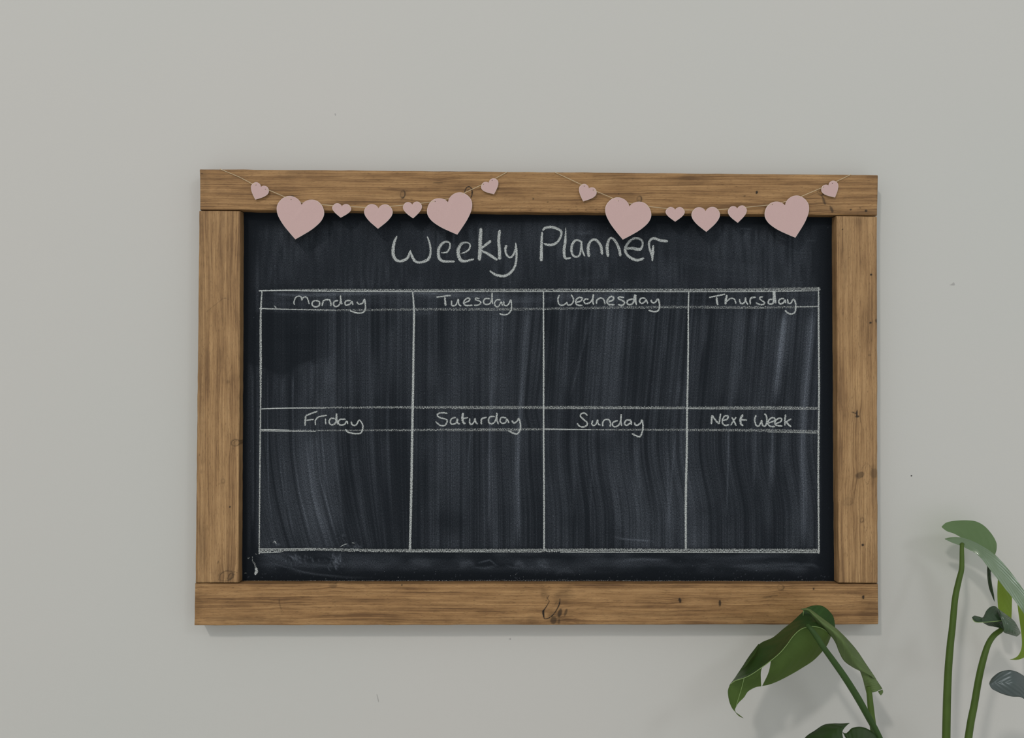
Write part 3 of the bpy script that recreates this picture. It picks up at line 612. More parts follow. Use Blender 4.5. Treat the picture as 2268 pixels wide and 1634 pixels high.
word('small white chalk word Friday', (560, 880), 6.13, [
 ([(877, 188), (800, 215), (720, 247)], 23), ([(720, 245), (712, 310), (708, 382)], 25), ([(700, 316), (830, 296)], 20), ([(850, 377), (850, 310), (900, 262), (1007, 242)], 21), ([(985, 285), (990, 367)], 19),
 ([(1130, 290), (1062, 285), (1035, 330), (1060, 370), (1110, 360), (1130, 310), (1135, 218), (1140, 300), (1152, 367)], 23), ([(1260, 297), (1190, 297), (1160, 330), (1180, 370), (1240, 365), (1275, 322), (1292, 362)], 24),
 ([(1335, 328), (1350, 370), (1400, 375), (1445, 308), (1490, 370), (1490, 430), (1460, 485), (1380, 490), (1290, 470), (1255, 430)], 23)])
word('small white chalk word Saturday', (900, 880), 7.0875, [
 ([(647, 250), (560, 240), (495, 257), (492, 292), (540, 320), (620, 342), (640, 380), (600, 440), (530, 435), (458, 378)], 26), ([(780, 312), (712, 332), (692, 390), (720, 420), (780, 400), (800, 332), (806, 400), (842, 417)], 25),
 ([(890, 240), (880, 330), (895, 395), (932, 412)], [40, 42, 38, 28]), ([(880, 335), (970, 315)], 24), ([(995, 328), (995, 400), (1020, 425), (1065, 380), (1075, 330), (1090, 390), (1122, 417)], 27), ([(1180, 422), (1175, 370), (1190, 332), (1262, 310)], 28),
 ([(1390, 302), (1320, 302), (1290, 350), (1300, 400), (1350, 410), (1400, 360), (1422, 243), (1420, 340), (1447, 422)], 27), ([(1570, 322), (1500, 312), (1470, 360), (1500, 405), (1560, 390), (1580, 337), (1612, 407)], 26),
 ([(1655, 360), (1690, 400), (1740, 370), (1765, 332), (1790, 420), (1785, 510), (1740, 570), (1680, 560), (1598, 520)], 28)])
word('small white chalk word Sunday', (1190, 880), 6.67, [
 ([(742, 267), (700, 232), (650, 240), (640, 280), (690, 330), (735, 370), (730, 415), (670, 435), (620, 420), (588, 380)], 25), ([(820, 338), (805, 390), (830, 415), (870, 390), (890, 330), (900, 390), (937, 412)], 24),
 ([(967, 432), (970, 360), (1010, 325), (1060, 332), (1080, 380), (1075, 432)], 25), ([(1190, 342), (1130, 360), (1110, 400), (1140, 435), (1200, 410), (1230, 350), (1240, 248), (1235, 350), (1247, 422)], 25),
 ([(1385, 332), (1312, 340), (1290, 390), (1320, 410), (1370, 380), (1385, 345), (1392, 407)], 27), ([(1435, 368), (1450, 405), (1490, 405), (1530, 370), (1545, 333), (1560, 400), (1555, 490), (1520, 575), (1460, 565), (1398, 533)], 27)])
word('small white chalk words Next Week', (1510, 880), 6.873, [
 ([(450, 407), (455, 330), (460, 268)], 30), ([(460, 270), (510, 340), (565, 395), (580, 320), (592, 243)], 28), ([(620, 352), (690, 330), (705, 287), (660, 280), (622, 330), (620, 390), (660, 425), (722, 415)], 27),
 ([(830, 300), (790, 350), (745, 425)], 25), ([(760, 300), (800, 370), (827, 432)], 27), ([(930, 260), (895, 330), (900, 400), (937, 432)], [42, 40, 36, 28]), ([(890, 340), (992, 345)], 27),
 ([(1132, 268), (1110, 340), (1130, 420), (1170, 435), (1205, 380), (1215, 350), (1230, 420), (1270, 435), (1295, 370), (1290, 290), (1258, 243)], 27), ([(1310, 392), (1400, 360), (1420, 322), (1380, 307), (1330, 340), (1310, 400), (1350, 440), (1422, 440)], 27),
 ([(1420, 402), (1500, 370), (1520, 327), (1480, 317), (1430, 350), (1420, 400), (1460, 430), (1532, 435)], 27), ([(1582, 258), (1570, 340), (1570, 427)], 27), ([(1667, 325), (1580, 375)], 26), ([(1590, 370), (1620, 410), (1667, 447)], 30)])

def ruled(label, pts, w, under=None, strength=.9):
    a = acc(); ribbon(a, pts, w, strength, 2.4, False)
    o = build_chalk('chalk_line', a, M_LINE, label)
    if under:
        for p, ww, s in under:
            b = acc(); ribbon(b, p, ww, s, 2.4)
            build_chalk('line_edge', b, M_THINLINE, None).parent = o
    return o
ruled('white chalk line along the top of the grid', [(573, 643.5), (700, 642.2), (915, 643), (1200, 642.3), (1520, 642.5), (1700, 641.5), (1817, 639)], [3.5, 7, 7.5, 8.5, 9, 10, 9],
      [([(573, 644), (640, 643), (700, 644.6), (915, 645.8)], [3, 3, 2.2, 1.6], .95), ([(915, 645.8), (1200, 645.6), (1520, 646), (1700, 645.6), (1812, 644)], [1.5, 1.6, 1.6, 1.8, 1.4], .9)])
ruled('white chalk line under the upper row of days', [(574, 683), (680, 685.5), (760, 686.5), (915, 685.2), (1050, 684.5), (1200, 684), (1360, 681), (1520, 680), (1700, 680.5), (1814, 678.5)], [4, 5, 6, 7, 7.5, 7, 8, 7.5, 8, 5],
      [([(574, 683), (640, 685), (700, 686.2), (745, 686.8)], [3, 2.4, 2, 1.4], .85), ([(1010, 687), (1160, 687.2)], 1.3, .5), ([(1560, 682.4), (1700, 682.6)], 1.4, .6), ([(1760, 679.5), (1813, 678.5)], 2, .8)], .8)
ruled('white chalk line above the lower row of days', [(578, 905.2), (650, 903), (760, 902.3), (912, 902), (1050, 902), (1200, 902), (1350, 902), (1520, 903), (1700, 902.5), (1811, 903.5)], [2, 3.5, 5, 6.5, 7.5, 7.5, 6.5, 7, 8, 6.5],
      [([(578, 905.4), (620, 904), (660, 903.5), (720, 903.8)], [2, 2.6, 2.2, 1.4], .95), ([(1000, 905), (1150, 905)], 1.3, .6), ([(1205, 905), (1350, 904.8), (1515, 905)], 1.3, .7), ([(1520, 904.6), (1600, 905.6), (1810, 906)], 1.5, .8)])
ruled('white chalk line under the lower row of days', [(578, 953), (640, 953.5), (750, 953), (912, 952.2), (1060, 951), (1200, 950.5), (1300, 951), (1400, 951.5), (1520, 952), (1700, 953), (1811, 955.5)], [5, 5.5, 4, 6, 7.5, 6.5, 3, 5, 6.5, 8, 8],
      [([(578, 951), (610, 951.2), (640, 952)], [2.4, 2, 1.4], .9), ([(578, 954), (640, 954.5), (700, 955)], [1.6, 2, 1.6], .9), ([(990, 954), (1150, 954)], 1.3, .6), ([(1205, 949.8), (1260, 950.8), (1310, 951.4)], [2.2, 2.2, 2], .95), ([(1310, 952), (1420, 953)], 1.3, .6), ([(1700, 956.5), (1811, 959)], 1.6, .8)], .85)
ruled('white chalk line along the bottom of the grid', [(574, 1219), (640, 1217.5), (700, 1216.2), (760, 1217.5), (850, 1219), (1000, 1219), (1200, 1218.7), (1350, 1218), (1520, 1219), (1700, 1219), (1816, 1219.5)], [10, 8.5, 7.5, 8, 8.5, 9, 9, 9, 9.5, 10, 11],
      [([(574, 1224), (610, 1223), (625, 1222)], [2.4, 2, 1.2], .9), ([(575, 1215), (640, 1215), (700, 1214)], [2, 1.6, 1.3], .9), ([(900, 1222), (1200, 1222.5)], 1.5, .7), ([(1240, 1222.5), (1520, 1223.2), (1815, 1224)], 1.8, .95)], .95)
for lab, pts, w, s in [
 ('leftmost upright chalk line of the grid', [(580, 644), (577.4, 700), (577.4, 800), (577, 903), (576, 1000), (575, 1100), (574, 1228)], [3.5, 5, 6, 3.5, 4, 3.5, 3], .92),
 ('upright chalk line between Monday and Tuesday', [(914, 646), (917, 690), (916, 760), (915, 850), (914, 900), (913, 960), (911, 1080), (908, 1217)], [3.5, 5, 5, 5.5, 6, 6, 6, 5.5], 1),
 ('upright chalk line between Tuesday and Wednesday', [(1203.5, 645), (1204, 800), (1204, 960), (1205, 1100), (1205, 1217)], [3.5, 4.2, 4.2, 4.2, 4.2], 1),
 ('upright chalk line between Wednesday and Thursday', [(1525.5, 646), (1524.5, 690), (1524, 800), (1522, 900), (1521, 1000), (1519, 1100), (1519, 1217)], [3.2, 3.8, 4.2, 4.6, 5.2, 5.6, 5], 1),
 ('rightmost upright chalk line of the grid', [(1813, 636), (1813, 700), (1814, 850), (1813, 960), (1812.5, 1050), (1813.5, 1226)], [3.6, 4.6, 5, 4.8, 4.8, 4.4], .96)]:
    a = acc(); ribbon(a, pts, w, s, 2.4); build_chalk('chalk_line', a, M_CHALK, lab)
# crumbs and fluff of chalk along the foot of the panel, plus a scrap stuck in the corner
a = acc()
ribbon(a, [(541, 1286.5), (800, 1286.2), (1200, 1285.6), (1600, 1286.6), (1846, 1288)], [3.5, 4.5, 5, 4.5, 4], .72, 2.5, False)
for k in range(14):
    random.seed(k); x = random.uniform(548, 1835); y = random.uniform(1262, 1284)
    ribbon(a, [(x, y), (x + random.uniform(-3, 3), y + random.uniform(1, 2.5))], random.uniform(1, 2), .9, .6)
o = build_chalk('chalk_crumbs', a, M_CRUMB, 'line of chalk crumbs at the foot of the panel'); o['kind'] = 'stuff'
for pts, w, st in [([(559, 1232), (560, 1243), (565, 1250), (566, 1258)], [1.5, 3, 5, 5], .62), ([(566, 1256), (568, 1264), (565, 1273)], [5, 8, 6.5], 1),
                   ([(549, 1237), (552, 1234)], 5, .6), ([(541, 1269), (546, 1268.5)], 1.6, .9), ([(566, 1226), (568, 1228)], 3, .8), ([(604, 1201), (609, 1199), (612, 1204)], [1.5, 3, 2], .85),
                   ([(753, 1211), (762, 1206), (769, 1204)], [1, 2, 1.4], .9), ([(779, 1201), (785, 1203)], 2.6, .8), ([(607, 676), (610, 680), (612, 682)], [1, 4, 2.5], .85)]:
    a = acc(); ribbon(a, pts, w, st, .8)
    build_chalk('chalk_scrap', a, M_CHALK, 'small scrap of chalk stuck to the panel')

# ------------------------------------------------------------------ heart garlands
HT = [(0, 0), (.07, .115), (.19, .215), (.34, .275), (.5, .29), (.67, .25), (.83, .135), (.945, -.03), (1.0, -.22), (.985, -.40), (.91, -.60), (.77, -.81), (.57, -1.04), (.30, -1.29), (0, -1.55)]
def heart(parent, notch, tip, hw, d, holes, tilt=0.0, skew=0.0):
    """card heart with a softened pale cut edge; tilt (m) swings the tip towards (-) or away from the viewer"""
    half = catmull(HT, 64)
    half[:, 0] = np.clip(half[:, 0], 0, None)
    pts = np.vstack([half, half[-2:0:-1] * np.array([-1, 1])])          # clockwise
    N, T = np.array(notch, float), np.array(tip, float)
    L = np.linalg.norm(T - N); ax = (T - N) / L
    pe = np.array([ax[1], -ax[0]]) if ax[1] > 0 else np.array([-ax[1], ax[0]])
    c, s = math.cos(skew), math.sin(skew); pe = np.array([c * pe[0] - s * pe[1], s * pe[0] + c * pe[1]])
    sy = np.where(pts[:, 1] < 0, L / hw / 1.55, 1.0)
    def place(scale, dd):
        q = pts.copy(); ctr = np.array([0, -.5])
        q = ctr + (q - ctr) * scale
        img = N + np.outer(q[:, 0] * hw, pe) + np.outer(-q[:, 1] * sy * hw, ax)
        w = PV(img[:, 0], img[:, 1], d)
        w[:, 1] += dd + tilt * np.clip(-q[:, 1], 0, None)
        return w
    n = len(pts); e = 1 - 0.9 / hw
    ring = [place(e, 0.00034 - 0.0009 + .00034), place(1.0, 0.0), place(1.0, 0.0006), place(e, 0.0007)]
    ring[0] = place(e, -0.0002)
    v = np.vstack(ring); f = []; mi = []
    for k in range(3):
        for i in range(n):
            j = (i + 1) % n
            f.append((k * n + i, k * n + j, (k + 1) * n + j, (k + 1) * n + i)); mi.append(1)
    f.append(tuple(range(n - 1, -1, -1))); mi.append(0)
    f.append(tuple(range(3 * n, 4 * n))); mi.append(1)
    o = mesh('heart', v, f, [M_PINK, M_PINKEDGE], parent, False, mi)
    for (hx, hy) in holes:
        ang = np.linspace(0, 2 * math.pi, 9)[:-1]
        r = 1.0
        hv = [P(hx + r * math.cos(t), hy + r * math.sin(t), d + .00026 - tilt * .0) for t in ang] + [P(hx, hy, d + 0.00023)]
        dy = 0.0
        hv = np.array(hv); hv[:, 1] += dy
        mesh('needle_hole', hv, [((i + 1) % 8, i, 8) for i in range(8)], M_HOLE, o)
    return o
def tube(name, pts, rad, mat, parent, nseg=8, n=None, smooth=True):
    """pts: world points; rad: radius or list of radii"""
    p = np.array(pts, float)
    n = n or len(p) * 5
    r = np.interp(np.linspace(0, 1, n), np.linspace(0, 1, len(np.atleast_1d(rad))), np.atleast_1d(rad)) if not np.isscalar(rad) else np.full(n, rad)
    c = catmull(p, n)
    t = np.gradient(c, axis=0); t /= np.linalg.norm(t, axis=1)[:, None] + 1e-12
    v = []; up = np.array([0, 1.0, 0])
    for i in range(n):
        a = np.cross(t[i], up); a /= np.linalg.norm(a) + 1e-9; b = np.cross(a, t[i])
        for k in range(nseg):
            th = 2 * math.pi * k / nseg
            v.append(c[i] + r[i] * (a * math.cos(th) + b * math.sin(th)))
    f = [(i * nseg + k, i * nseg + (k + 1) % nseg, (i + 1) * nseg + (k + 1) % nseg, (i + 1) * nseg + k) for i in range(n - 1) for k in range(nseg)]
    f.append(tuple(range(nseg - 1, -1, -1))); f.append(tuple((n - 1) * nseg + k for k in range(nseg)))
    return mesh(name, v, f, mat, parent, smooth)
HD = TH + 0.0032
def garland(label, ends, hearts, path):
    g = empty('heart_garland', tuple(P(*ends, TH)))
    tag(g, label, 'garland', 'pink paper heart garlands on the chalkboard')
    for h in hearts: heart(g, *h)
    pts = []
    for (x, y, k) in path:
        pts.append(P(x, y, {'t': TH + .0006, 'f': HD - .0001, 'b': HD - .0014, 'm': TH + .0018}[k]))
    # straight runs between knots of the path: thread is taut
    p = np.array(pts); q = []
    for i in range(len(p) - 1):
        for s in np.linspace(0, 1, 5)[:-1]: q.append(p[i] * (1 - s) + p[i + 1] * s)
    q.append(p[-1])
    # wrapped over the top edge of the frame at both ends
    a, b = q[0].copy(), q[-1].copy()
    q = [np.array([a[0] - .001, -TH + .0008, a[2] + .0006]), np.array([a[0], -TH + .0004, a[2] + .0006])] + q + [np.array([b[0], -TH + .0004, b[2] + .0006]), np.array([b[0] + .001, -TH + .0008, b[2] + .0006])]
    tube('thread', q, 0.00040, M_THREAD, g, 6, len(q) * 2)
    return g
garland('string of seven pink card hearts hanging over Weekly, left half of the top rail', (806, 462), [
 ((577.8, 413.8), (565.3, 442.0), 20.6, HD, [(566.8, 409.6), (588, 418.8)]),
 ((667.7, 453.5), (654.9, 530.5), 52.8, HD, [(644.6, 441.6), (697.2, 452)], -.0012),
 ((757.2, 457), (754.9, 482.2), 21, HD, [(745.7, 456.1), (769.3, 457.3)], -.0006),
 ((838.3, 461.4), (837.4, 506.9), 31.5, HD, [(820.7, 459), (853.5, 458.2)], -.0008),
 ((913.2, 453.1), (915, 483.8), 21, HD, [(902.7, 454), (923.5, 451.6)], -.0006),
 ((992.2, 447.7), (1012.9, 520.1), 51, HD, [(963.8, 446.1), (1016, 433.2)], -.0012),
 ((1082.7, 405), (1094.2, 430), 20, HD, [(1070.6, 408), (1090, 399.3)]),
], [(488, 374.6, 't'), (530, 392, 'm'), (557, 406, 'f'), (566.8, 409.6, 'f'), (578, 414, 'b'), (588, 418.8, 'f'), (597, 421.5, 'f'), (631, 436, 'f'), (644.6, 441.6, 'f'), (668, 448, 'b'), (697.2, 452, 'f'), (714, 453.2, 'f'), (736, 455, 'f'), (745.7, 456.1, 'f'), (757, 457.2, 'b'), (769.3, 457.3, 'f'), (779, 457.6, 'f'), (806, 459, 'f'), (820.7, 459, 'f'), (838, 461, 'b'), (853.5, 458.2, 'f'), (868, 456.8, 'f'), (893, 454.2, 'f'), (902.7, 454, 'f'), (913, 453.6, 'b'), (923.5, 451.6, 'f'), (934, 450, 'f'), (949, 448, 'f'), (963.8, 446.1, 'f'), (991, 440.5, 'b'), (1016, 433.2, 'f'), (1030, 426.5, 'f'), (1063, 411, 'f'), (1070.6, 408, 'f'), (1082, 404, 'b'), (1090, 399.3, 'f'), (1099, 394, 'm'), (1123, 381.2, 't')])
garland('string of seven pink card hearts hanging over Planner, right half of the top rail', (1562, 470), [
 ((1304.1, 417.3), (1291.7, 445.9), 20.2, HD, [(1293.8, 412), (1314, 420.8)]),
 ((1394, 457), (1379, 531.1), 51.5, HD, [(1369.8, 444.7), (1421, 456)], -.0012),
 ((1495.4, 464.6), (1495.2, 491), 21.1, HD, [(1484.5, 462.6), (1508, 464)], -.0006),
 ((1562.8, 467.6), (1563.9, 513.8), 31.4, HD, [(1546.2, 466), (1577.6, 465.6)], -.0008),
 ((1633, 461.8), (1633.7, 493.5), 20.9, HD, [(1621.8, 462), (1644, 460)], -.0006, -.06),
 ((1738.8, 454.7), (1760.5, 526.8), 50, HD, [(1710.7, 453), (1762.8, 440.2)], -.0012),
 ((1835.4, 410.8), (1849.5, 437.1), 19.8, HD, [(1824, 414.4), (1843.6, 405.7)]),
], [(1229, 381.8, 't'), (1255, 393.5, 'm'), (1286, 408, 'f'), (1293.8, 412, 'f'), (1304, 417, 'b'), (1314, 420.8, 'f'), (1323, 424.6, 'f'), (1356, 438.4, 'f'), (1369.8, 444.7, 'f'), (1396, 450.5, 'b'), (1421, 456, 'f'), (1438, 457.5, 'f'), (1475, 461.5, 'f'), (1484.5, 462.6, 'f'), (1496, 464.4, 'b'), (1508, 464, 'f'), (1517, 464.6, 'f'), (1533, 465.4, 'f'), (1546.2, 466, 'f'), (1562, 467.4, 'b'), (1577.6, 465.6, 'f'), (1593, 464, 'f'), (1613, 462.6, 'f'), (1621.8, 462, 'f'), (1633, 462, 'b'), (1644, 460, 'f'), (1654, 458.8, 'f'), (1695, 454.6, 'f'), (1710.7, 453, 'f'), (1737, 447, 'b'), (1762.8, 440.2, 'f'), (1778, 433.6, 'f'), (1816, 417.4, 'f'), (1824, 414.4, 'f'), (1834, 410.8, 'b'), (1843.6, 405.7, 'f'), (1852, 402, 'm'), (1884, 386.8, 't')])

# ------------------------------------------------------------------ monstera
px0 = P(2090, 1634, 0.20)
plant = empty('potted_monstera', (px0[0], -0.22, 0.0))
tag(plant, 'green swiss cheese plant with long stems rising in front of the wall, lower right corner', 'plant')
def loft(A, rows, mi, n1=26, n2=14):
    """rows: stations; each a list of (x, y, d) across the leaf"""
    R = [catmull(np.array(r, float), n2) for r in rows]
    R = np.stack(R)                                        # (k, n2, 3)
    G = np.stack([catmull(R[:, j, :], n1) for j in range(n2)], 1)    # (n1, n2, 3)
    base = len(A['v'])
    for i in range(n1):
        for j in range(n2):
            A['v'].append(P(*G[i, j])); A['a'].append((i / (n1 - 1), j / (n2 - 1), 0))
    f = gridfaces(n1, n2) + base
    # face the viewer
    a, b, c = (np.array(A['v'][base + k]) for k in ((n1 // 2) * n2 + n2 // 2, (n1 // 2) * n2 + n2 // 2 + 1, (n1 // 2 + 1) * n2 + n2 // 2))
    nrm = np.cross(b - a, c - a)
    if nrm[1] > 0: f = f[:, ::-1]
    A['f'].extend(f.tolist()); A['m'].extend([mi] * len(f))
def leaf(name, A, label, mats, parent=None, thick=0.0006):
    o = mesh(name, A['v'], A['f'], mats, parent or plant, True, A['m'], {'leafuv': ('FLOAT_VECTOR', A['a'])})
    if thick:
        s = o.modifiers.new('thickness', 'SOLIDIFY'); s.thickness = thick; s.offset = -1
    if label: o['label'] = label
    return o
def LA(): return {'v': [], 'f': [], 'a': [], 'm': []}
def stem(name, pts, label, mat=M_STEM, parent=None, seg=12):
    """pts: (x, y, d, width in image points)"""
    w = [P(x, y, d) for x, y, d, _ in pts]
    r = [wd * .5 * (CPOS[1] + 0) / -F_ * 1.0 * (1.068 - d) / 1.068 for _, _, d, wd in pts]
    r = [abs(v) for v in r]
    o = tube(name, w, r, mat, parent or plant, seg, max(30, len(w) * 8))
    if label: o['label'] = label
    return o
LM = [M_TOP, M_UNDER, M_GLOSS, M_BACKLIT]

# -- leaf A: the drooping split leaf in front of the lower right corner of the frame
A = LA()
#   dark upper side, rolling over a ridge
loft(A, [
 [(1781, 1352, .068), (1812, 1372, .080), (1840, 1408, .078)],
 [(1770, 1362, .070), (1796, 1376, .088), (1818, 1391, .098)],
 [(1754, 1377, .070), (1774, 1383, .092), (1794, 1388, .104)],
 [(1735, 1392, .072), (1756, 1397, .096), (1772, 1395, .108)],
 [(1712, 1411, .072), (1735, 1418, .096), (1752, 1414, .112)],
 [(1686, 1423, .074), (1714, 1438, .098), (1738, 1434, .114)],
 [(1668, 1441, .076), (1694, 1458, .100), (1714, 1457, .116)],
 [(1646, 1473, .080), (1670, 1483, .104), (1690, 1477, .118)],
 [(1628, 1500, .086), (1646, 1501, .108), (1664, 1494, .119)],
 [(1618, 1513, .094), (1628, 1511, .112), (1638, 1505, .120)],
 [(1614.5, 1519, .104), (1616, 1518, .112), (1618, 1515, .118)]], 0, 60, 14)
#   paler under side below the ridge, right of the slit
loft(A, [
 [(1840, 1408, .078), (1840, 1410, .078), (1839, 1413, .078)],
 [(1825, 1394, .094), (1834, 1409, .090), (1833, 1427, .082)],
 [(1809, 1388.5, .101), (1822, 1415, .098), (1821, 1443, .088)],
 [(1790, 1388.5, .105), (1803, 1428, .104), (1801, 1463, .092)],
 [(1772, 1395, .108), (1783, 1440, .107), (1775, 1480, .096)],
 [(1756, 1410, .111), (1763, 1452, .110), (1753, 1493, .100)],
 [(1743, 1428, .113), (1742, 1470, .113), (1724, 1508, .104)],
 [(1727, 1446, .115), (1722, 1482, .114), (1703, 1516, .107)],
 [(1707.5, 1463, .117), (1702, 1489, .116), (1688, 1519, .110)]], 1, 50, 16)
#   left of the slit, down to the hooked tip
loft(A, [
 [(1688, 1477, .118), (1685, 1491, .117), (1686, 1519.5, .111)],
 [(1680, 1484, .118), (1676, 1501, .117), (1673, 1522, .112)],
 [(1664, 1494, .119), (1660, 1510, .118), (1657, 1531, .114)],
 [(1647, 1502, .120), (1644, 1520, .119), (1648, 1544, .115)],
 [(1629, 1507.5, .120), (1630, 1532, .119), (1636, 1556, .116)],
 [(1618, 1515, .118), (1620, 1541, .119), (1630, 1566, .116)],
 [(1612, 1531, .114), (1616, 1550, .117), (1628, 1571, .116)],
 [(1616, 1556, .112), (1621, 1567, .114), (1630, 1577, .114)],
 [(1625, 1572, .111), (1629, 1577, .112), (1634, 1580, .112)],
 [(1636, 1585, .110), (1639, 1586, .110), (1642, 1586, .110)],
 [(1647, 1590.4, .108), (1648, 1591, .108), (1648.5, 1591.5, .108)]], 1, 56, 12)
leafA = leaf('leaf', A, 'drooping split leaf over the frame corner', LM, None, 0)
A = LA()     # sliver of a turned-over lobe on the far margin
loft(A, [[(1681, 1426, .079), (1682, 1428, .081)], [(1661, 1452, .082), (1672, 1448, .092)], [(1648, 1472, .085), (1663, 1459, .098)], [(1643, 1481, .089), (1652, 1475, .101)], [(1642, 1482, .095), (1644, 1481, .100)]], 1, 20, 6)
leaf('lobe', A, None, LM, leafA)
A = LA()     # rounded back lobe
loft(A, [
 [(1779, 1352, .070), (1779, 1364, .072), (1781, 1378, .074)],
 [(1790, 1344, .066), (1792, 1362, .069), (1795, 1379, .072)],
 [(1807, 1340, .062), (1810, 1362, .066), (1812, 1384, .070)],
 [(1822, 1342, .059), (1826, 1366, .063), (1828, 1392, .068)],
 [(1836, 1352, .057), (1838, 1374, .061), (1840, 1397, .066)],
 [(1846, 1366, .056), (1846, 1380, .059), (1846, 1397, .064)],
 [(1849.6, 1384, .057), (1849.5, 1388, .059), (1849, 1395, .062)]], 1, 36, 12)
leaf('lobe', A, 'rounded back lobe', [M_TOP, mat_leaf('leaf_lobe_green', (0.034, 0.080, 0.016), 0.2, (0.2, 0.38, 0.04), 0.5, 0.2)], leafA)
A = LA()     # long rolled lobe on the right
loft(A, [
 [(1773, 1348, .084), (1774, 1348.8, .085), (1775, 1349.5, .084)],
 [(1789, 1346.5, .084), (1790, 1351, .089), (1791, 1355, .085)],
 [(1805, 1356, .084), (1804, 1363, .092), (1801, 1368, .086)],
 [(1825, 1371, .083), (1822, 1380, .094), (1816, 1388, .086)],
 [(1849, 1388.5, .082), (1845, 1397, .096), (1838, 1406, .087)],
 [(1866, 1404, .081), (1862, 1414, .097), (1850, 1423, .088)],
 [(1880, 1418.5, .080), (1874, 1430, .098), (1858, 1443, .088)],
 [(1899, 1441, .079), (1888, 1453, .099), (1869, 1463, .088)],
 [(1917, 1468, .078), (1903, 1477, .099), (1886, 1476, .090)],
 [(1930, 1487, .078), (1920, 1490, .098), (1904, 1485.5, .094)],
 [(1940, 1502, .079), (1934, 1500, .094), (1926, 1494.5, .095)]], 1, 60, 14)
loft(A, [
 [(1904, 1484, .088), (1922, 1490, .092), (1937, 1498, .084)],
 [(1911, 1504, .086), (1928, 1507, .092), (1944, 1509, .082)],
 [(1915, 1520, .084), (1933, 1521, .090), (1950, 1518, .080)],
 [(1919, 1535, .082), (1938, 1532, .088), (1954.5, 1525, .079)]], 1, 22, 10)
loft(A, [[(1945, 1531, .080), (1955, 1527, .079)], [(1948, 1536, .080), (1956, 1532, .079)], [(1951, 1539.5, .080), (1954, 1537, .079)]], 1, 8, 5)
leaf('lobe', A, 'rolled pale green lobe hanging on the right', [M_TOP, mat_leaf('leaf_rolled_green', (0.16, 0.225, 0.085), 0.30, (0.28, 0.44, 0.08), 0.55, 0.2)], leafA)
# pale margins along the ridge and back lobe
def rim(pts, w, parent): 
    return stem('leaf_margin', [(x, y, d, w) for x, y, d in pts], None, M_RIM, parent, 6)
rim([(1838, 1406, .080), (1825, 1394, .0955), (1809, 1388, .1025), (1790, 1388, .1065), (1772, 1394.5, .1095), (1756, 1409.5, .1125), (1743, 1427.5, .1145), (1727, 1446, .1165), (1707, 1463, .1185), (1687, 1478, .1195), (1664, 1493.5, .1205), (1647, 1501.5, .1215), (1629, 1507, .1215), (1618, 1514.5, .1195)], 1.6, leafA)
rim([(1780, 1352, .0715), (1779, 1364, .0735), (1781, 1377, .0755)], 1.4, leafA)
rim([(1648, 1502, .1215), (1643, 1522, .1205), (1636, 1545, .118), (1630, 1564, .117)], 1.5, leafA)
stem('petiole', [(1788, 1384, .106, 9), (1797, 1394, .112, 11), (1810, 1412, .116, 12.5), (1825, 1435, .120, 12.5), (1846, 1464, .123, 14), (1872, 1501, .128, 15), (1899, 1544, .133, 15.5), (1923, 1587, .138, 15), (1948, 1634, .142, 14), (1990, 1730, .15, 15), (2040, 2000, .18, 17), (2074, 2400, .21, 20), (2082, 2760, .22, 22)], 'petiole of the drooping leaf', M_STEMD)
stem('petiole', [(1923, 1520, .094, 10), (1925.5, 1536, .096, 12), (1929.5, 1576, .104, 13.5), (1934.6, 1615, .112, 14), (1941, 1670, .12, 14), (1985, 1900, .16, 16), (2050, 2400, .2, 20), (2068, 2760, .21, 22)], 'lighter green petiole behind the lowest leaf')

# -- leaf B: mostly below the frame of the photograph
A = LA()
loft(A, [
 [(1881.5, 1600.6, .150), (1880, 1602, .151), (1878, 1604, .152)],
 [(1862, 1601.6, .150), (1868, 1607, .158), (1871, 1611, .160)],
 [(1845.7, 1601.5, .150), (1854, 1613, .164), (1866, 1620, .168)],
 [(1825, 1604.5, .150), (1842, 1626, .172), (1868, 1636, .178)],
 [(1805, 1617, .152), (1834, 1650, .184), (1880, 1672, .188)],
 [(1782, 1634, .155), (1826, 1690, .192), (1890, 1712, .196)],
 [(1764, 1668, .160), (1824, 1736, .2), (1886, 1760, .2)],
 [(1770, 1740, .17), (1830, 1790, .2), (1880, 1800, .2)],
 [(1830, 1830, .18), (1846, 1836, .19), (1860, 1834, .19)]], 0, 44, 14)
loft(A, [
 [(1866, 1621, .168), (1880, 1650, .180), (1888, 1690, .190)],
 [(1873, 1623.5, .170), (1888, 1650, .184), (1896, 1690, .192)],
 [(1878.5, 1620, .168), (1896, 1650, .184), (1904, 1690, .192)],
 [(1887, 1612, .164), (1905, 1645, .182), (1912, 1690, .19)],
 [(1903, 1609, .158), (1916, 1645, .178), (1922, 1700, .188)],
 [(1919, 1612.5, .152), (1930, 1650, .172), (1934, 1705, .182)],
 [(1936, 1623, .146), (1944, 1660, .164), (1944, 1710, .176)],
 [(1946, 1634, .142), (1952, 1670, .156), (1950, 1712, .17)]], 0, 40, 14)
leaf('leaf', A, 'leaf cut off by the bottom edge', [mat_leaf('leaf_low_green', (0.026, 0.056, 0.014), 0.14, (0.2, 0.36, 0.05), 0.45, 0.35)])
stem('petiole', [(1888, 1700, .186, 10), (1920, 1850, .19, 14), (2000, 2200, .21, 18), (2060, 2760, .23, 20)], None, M_STEMD)

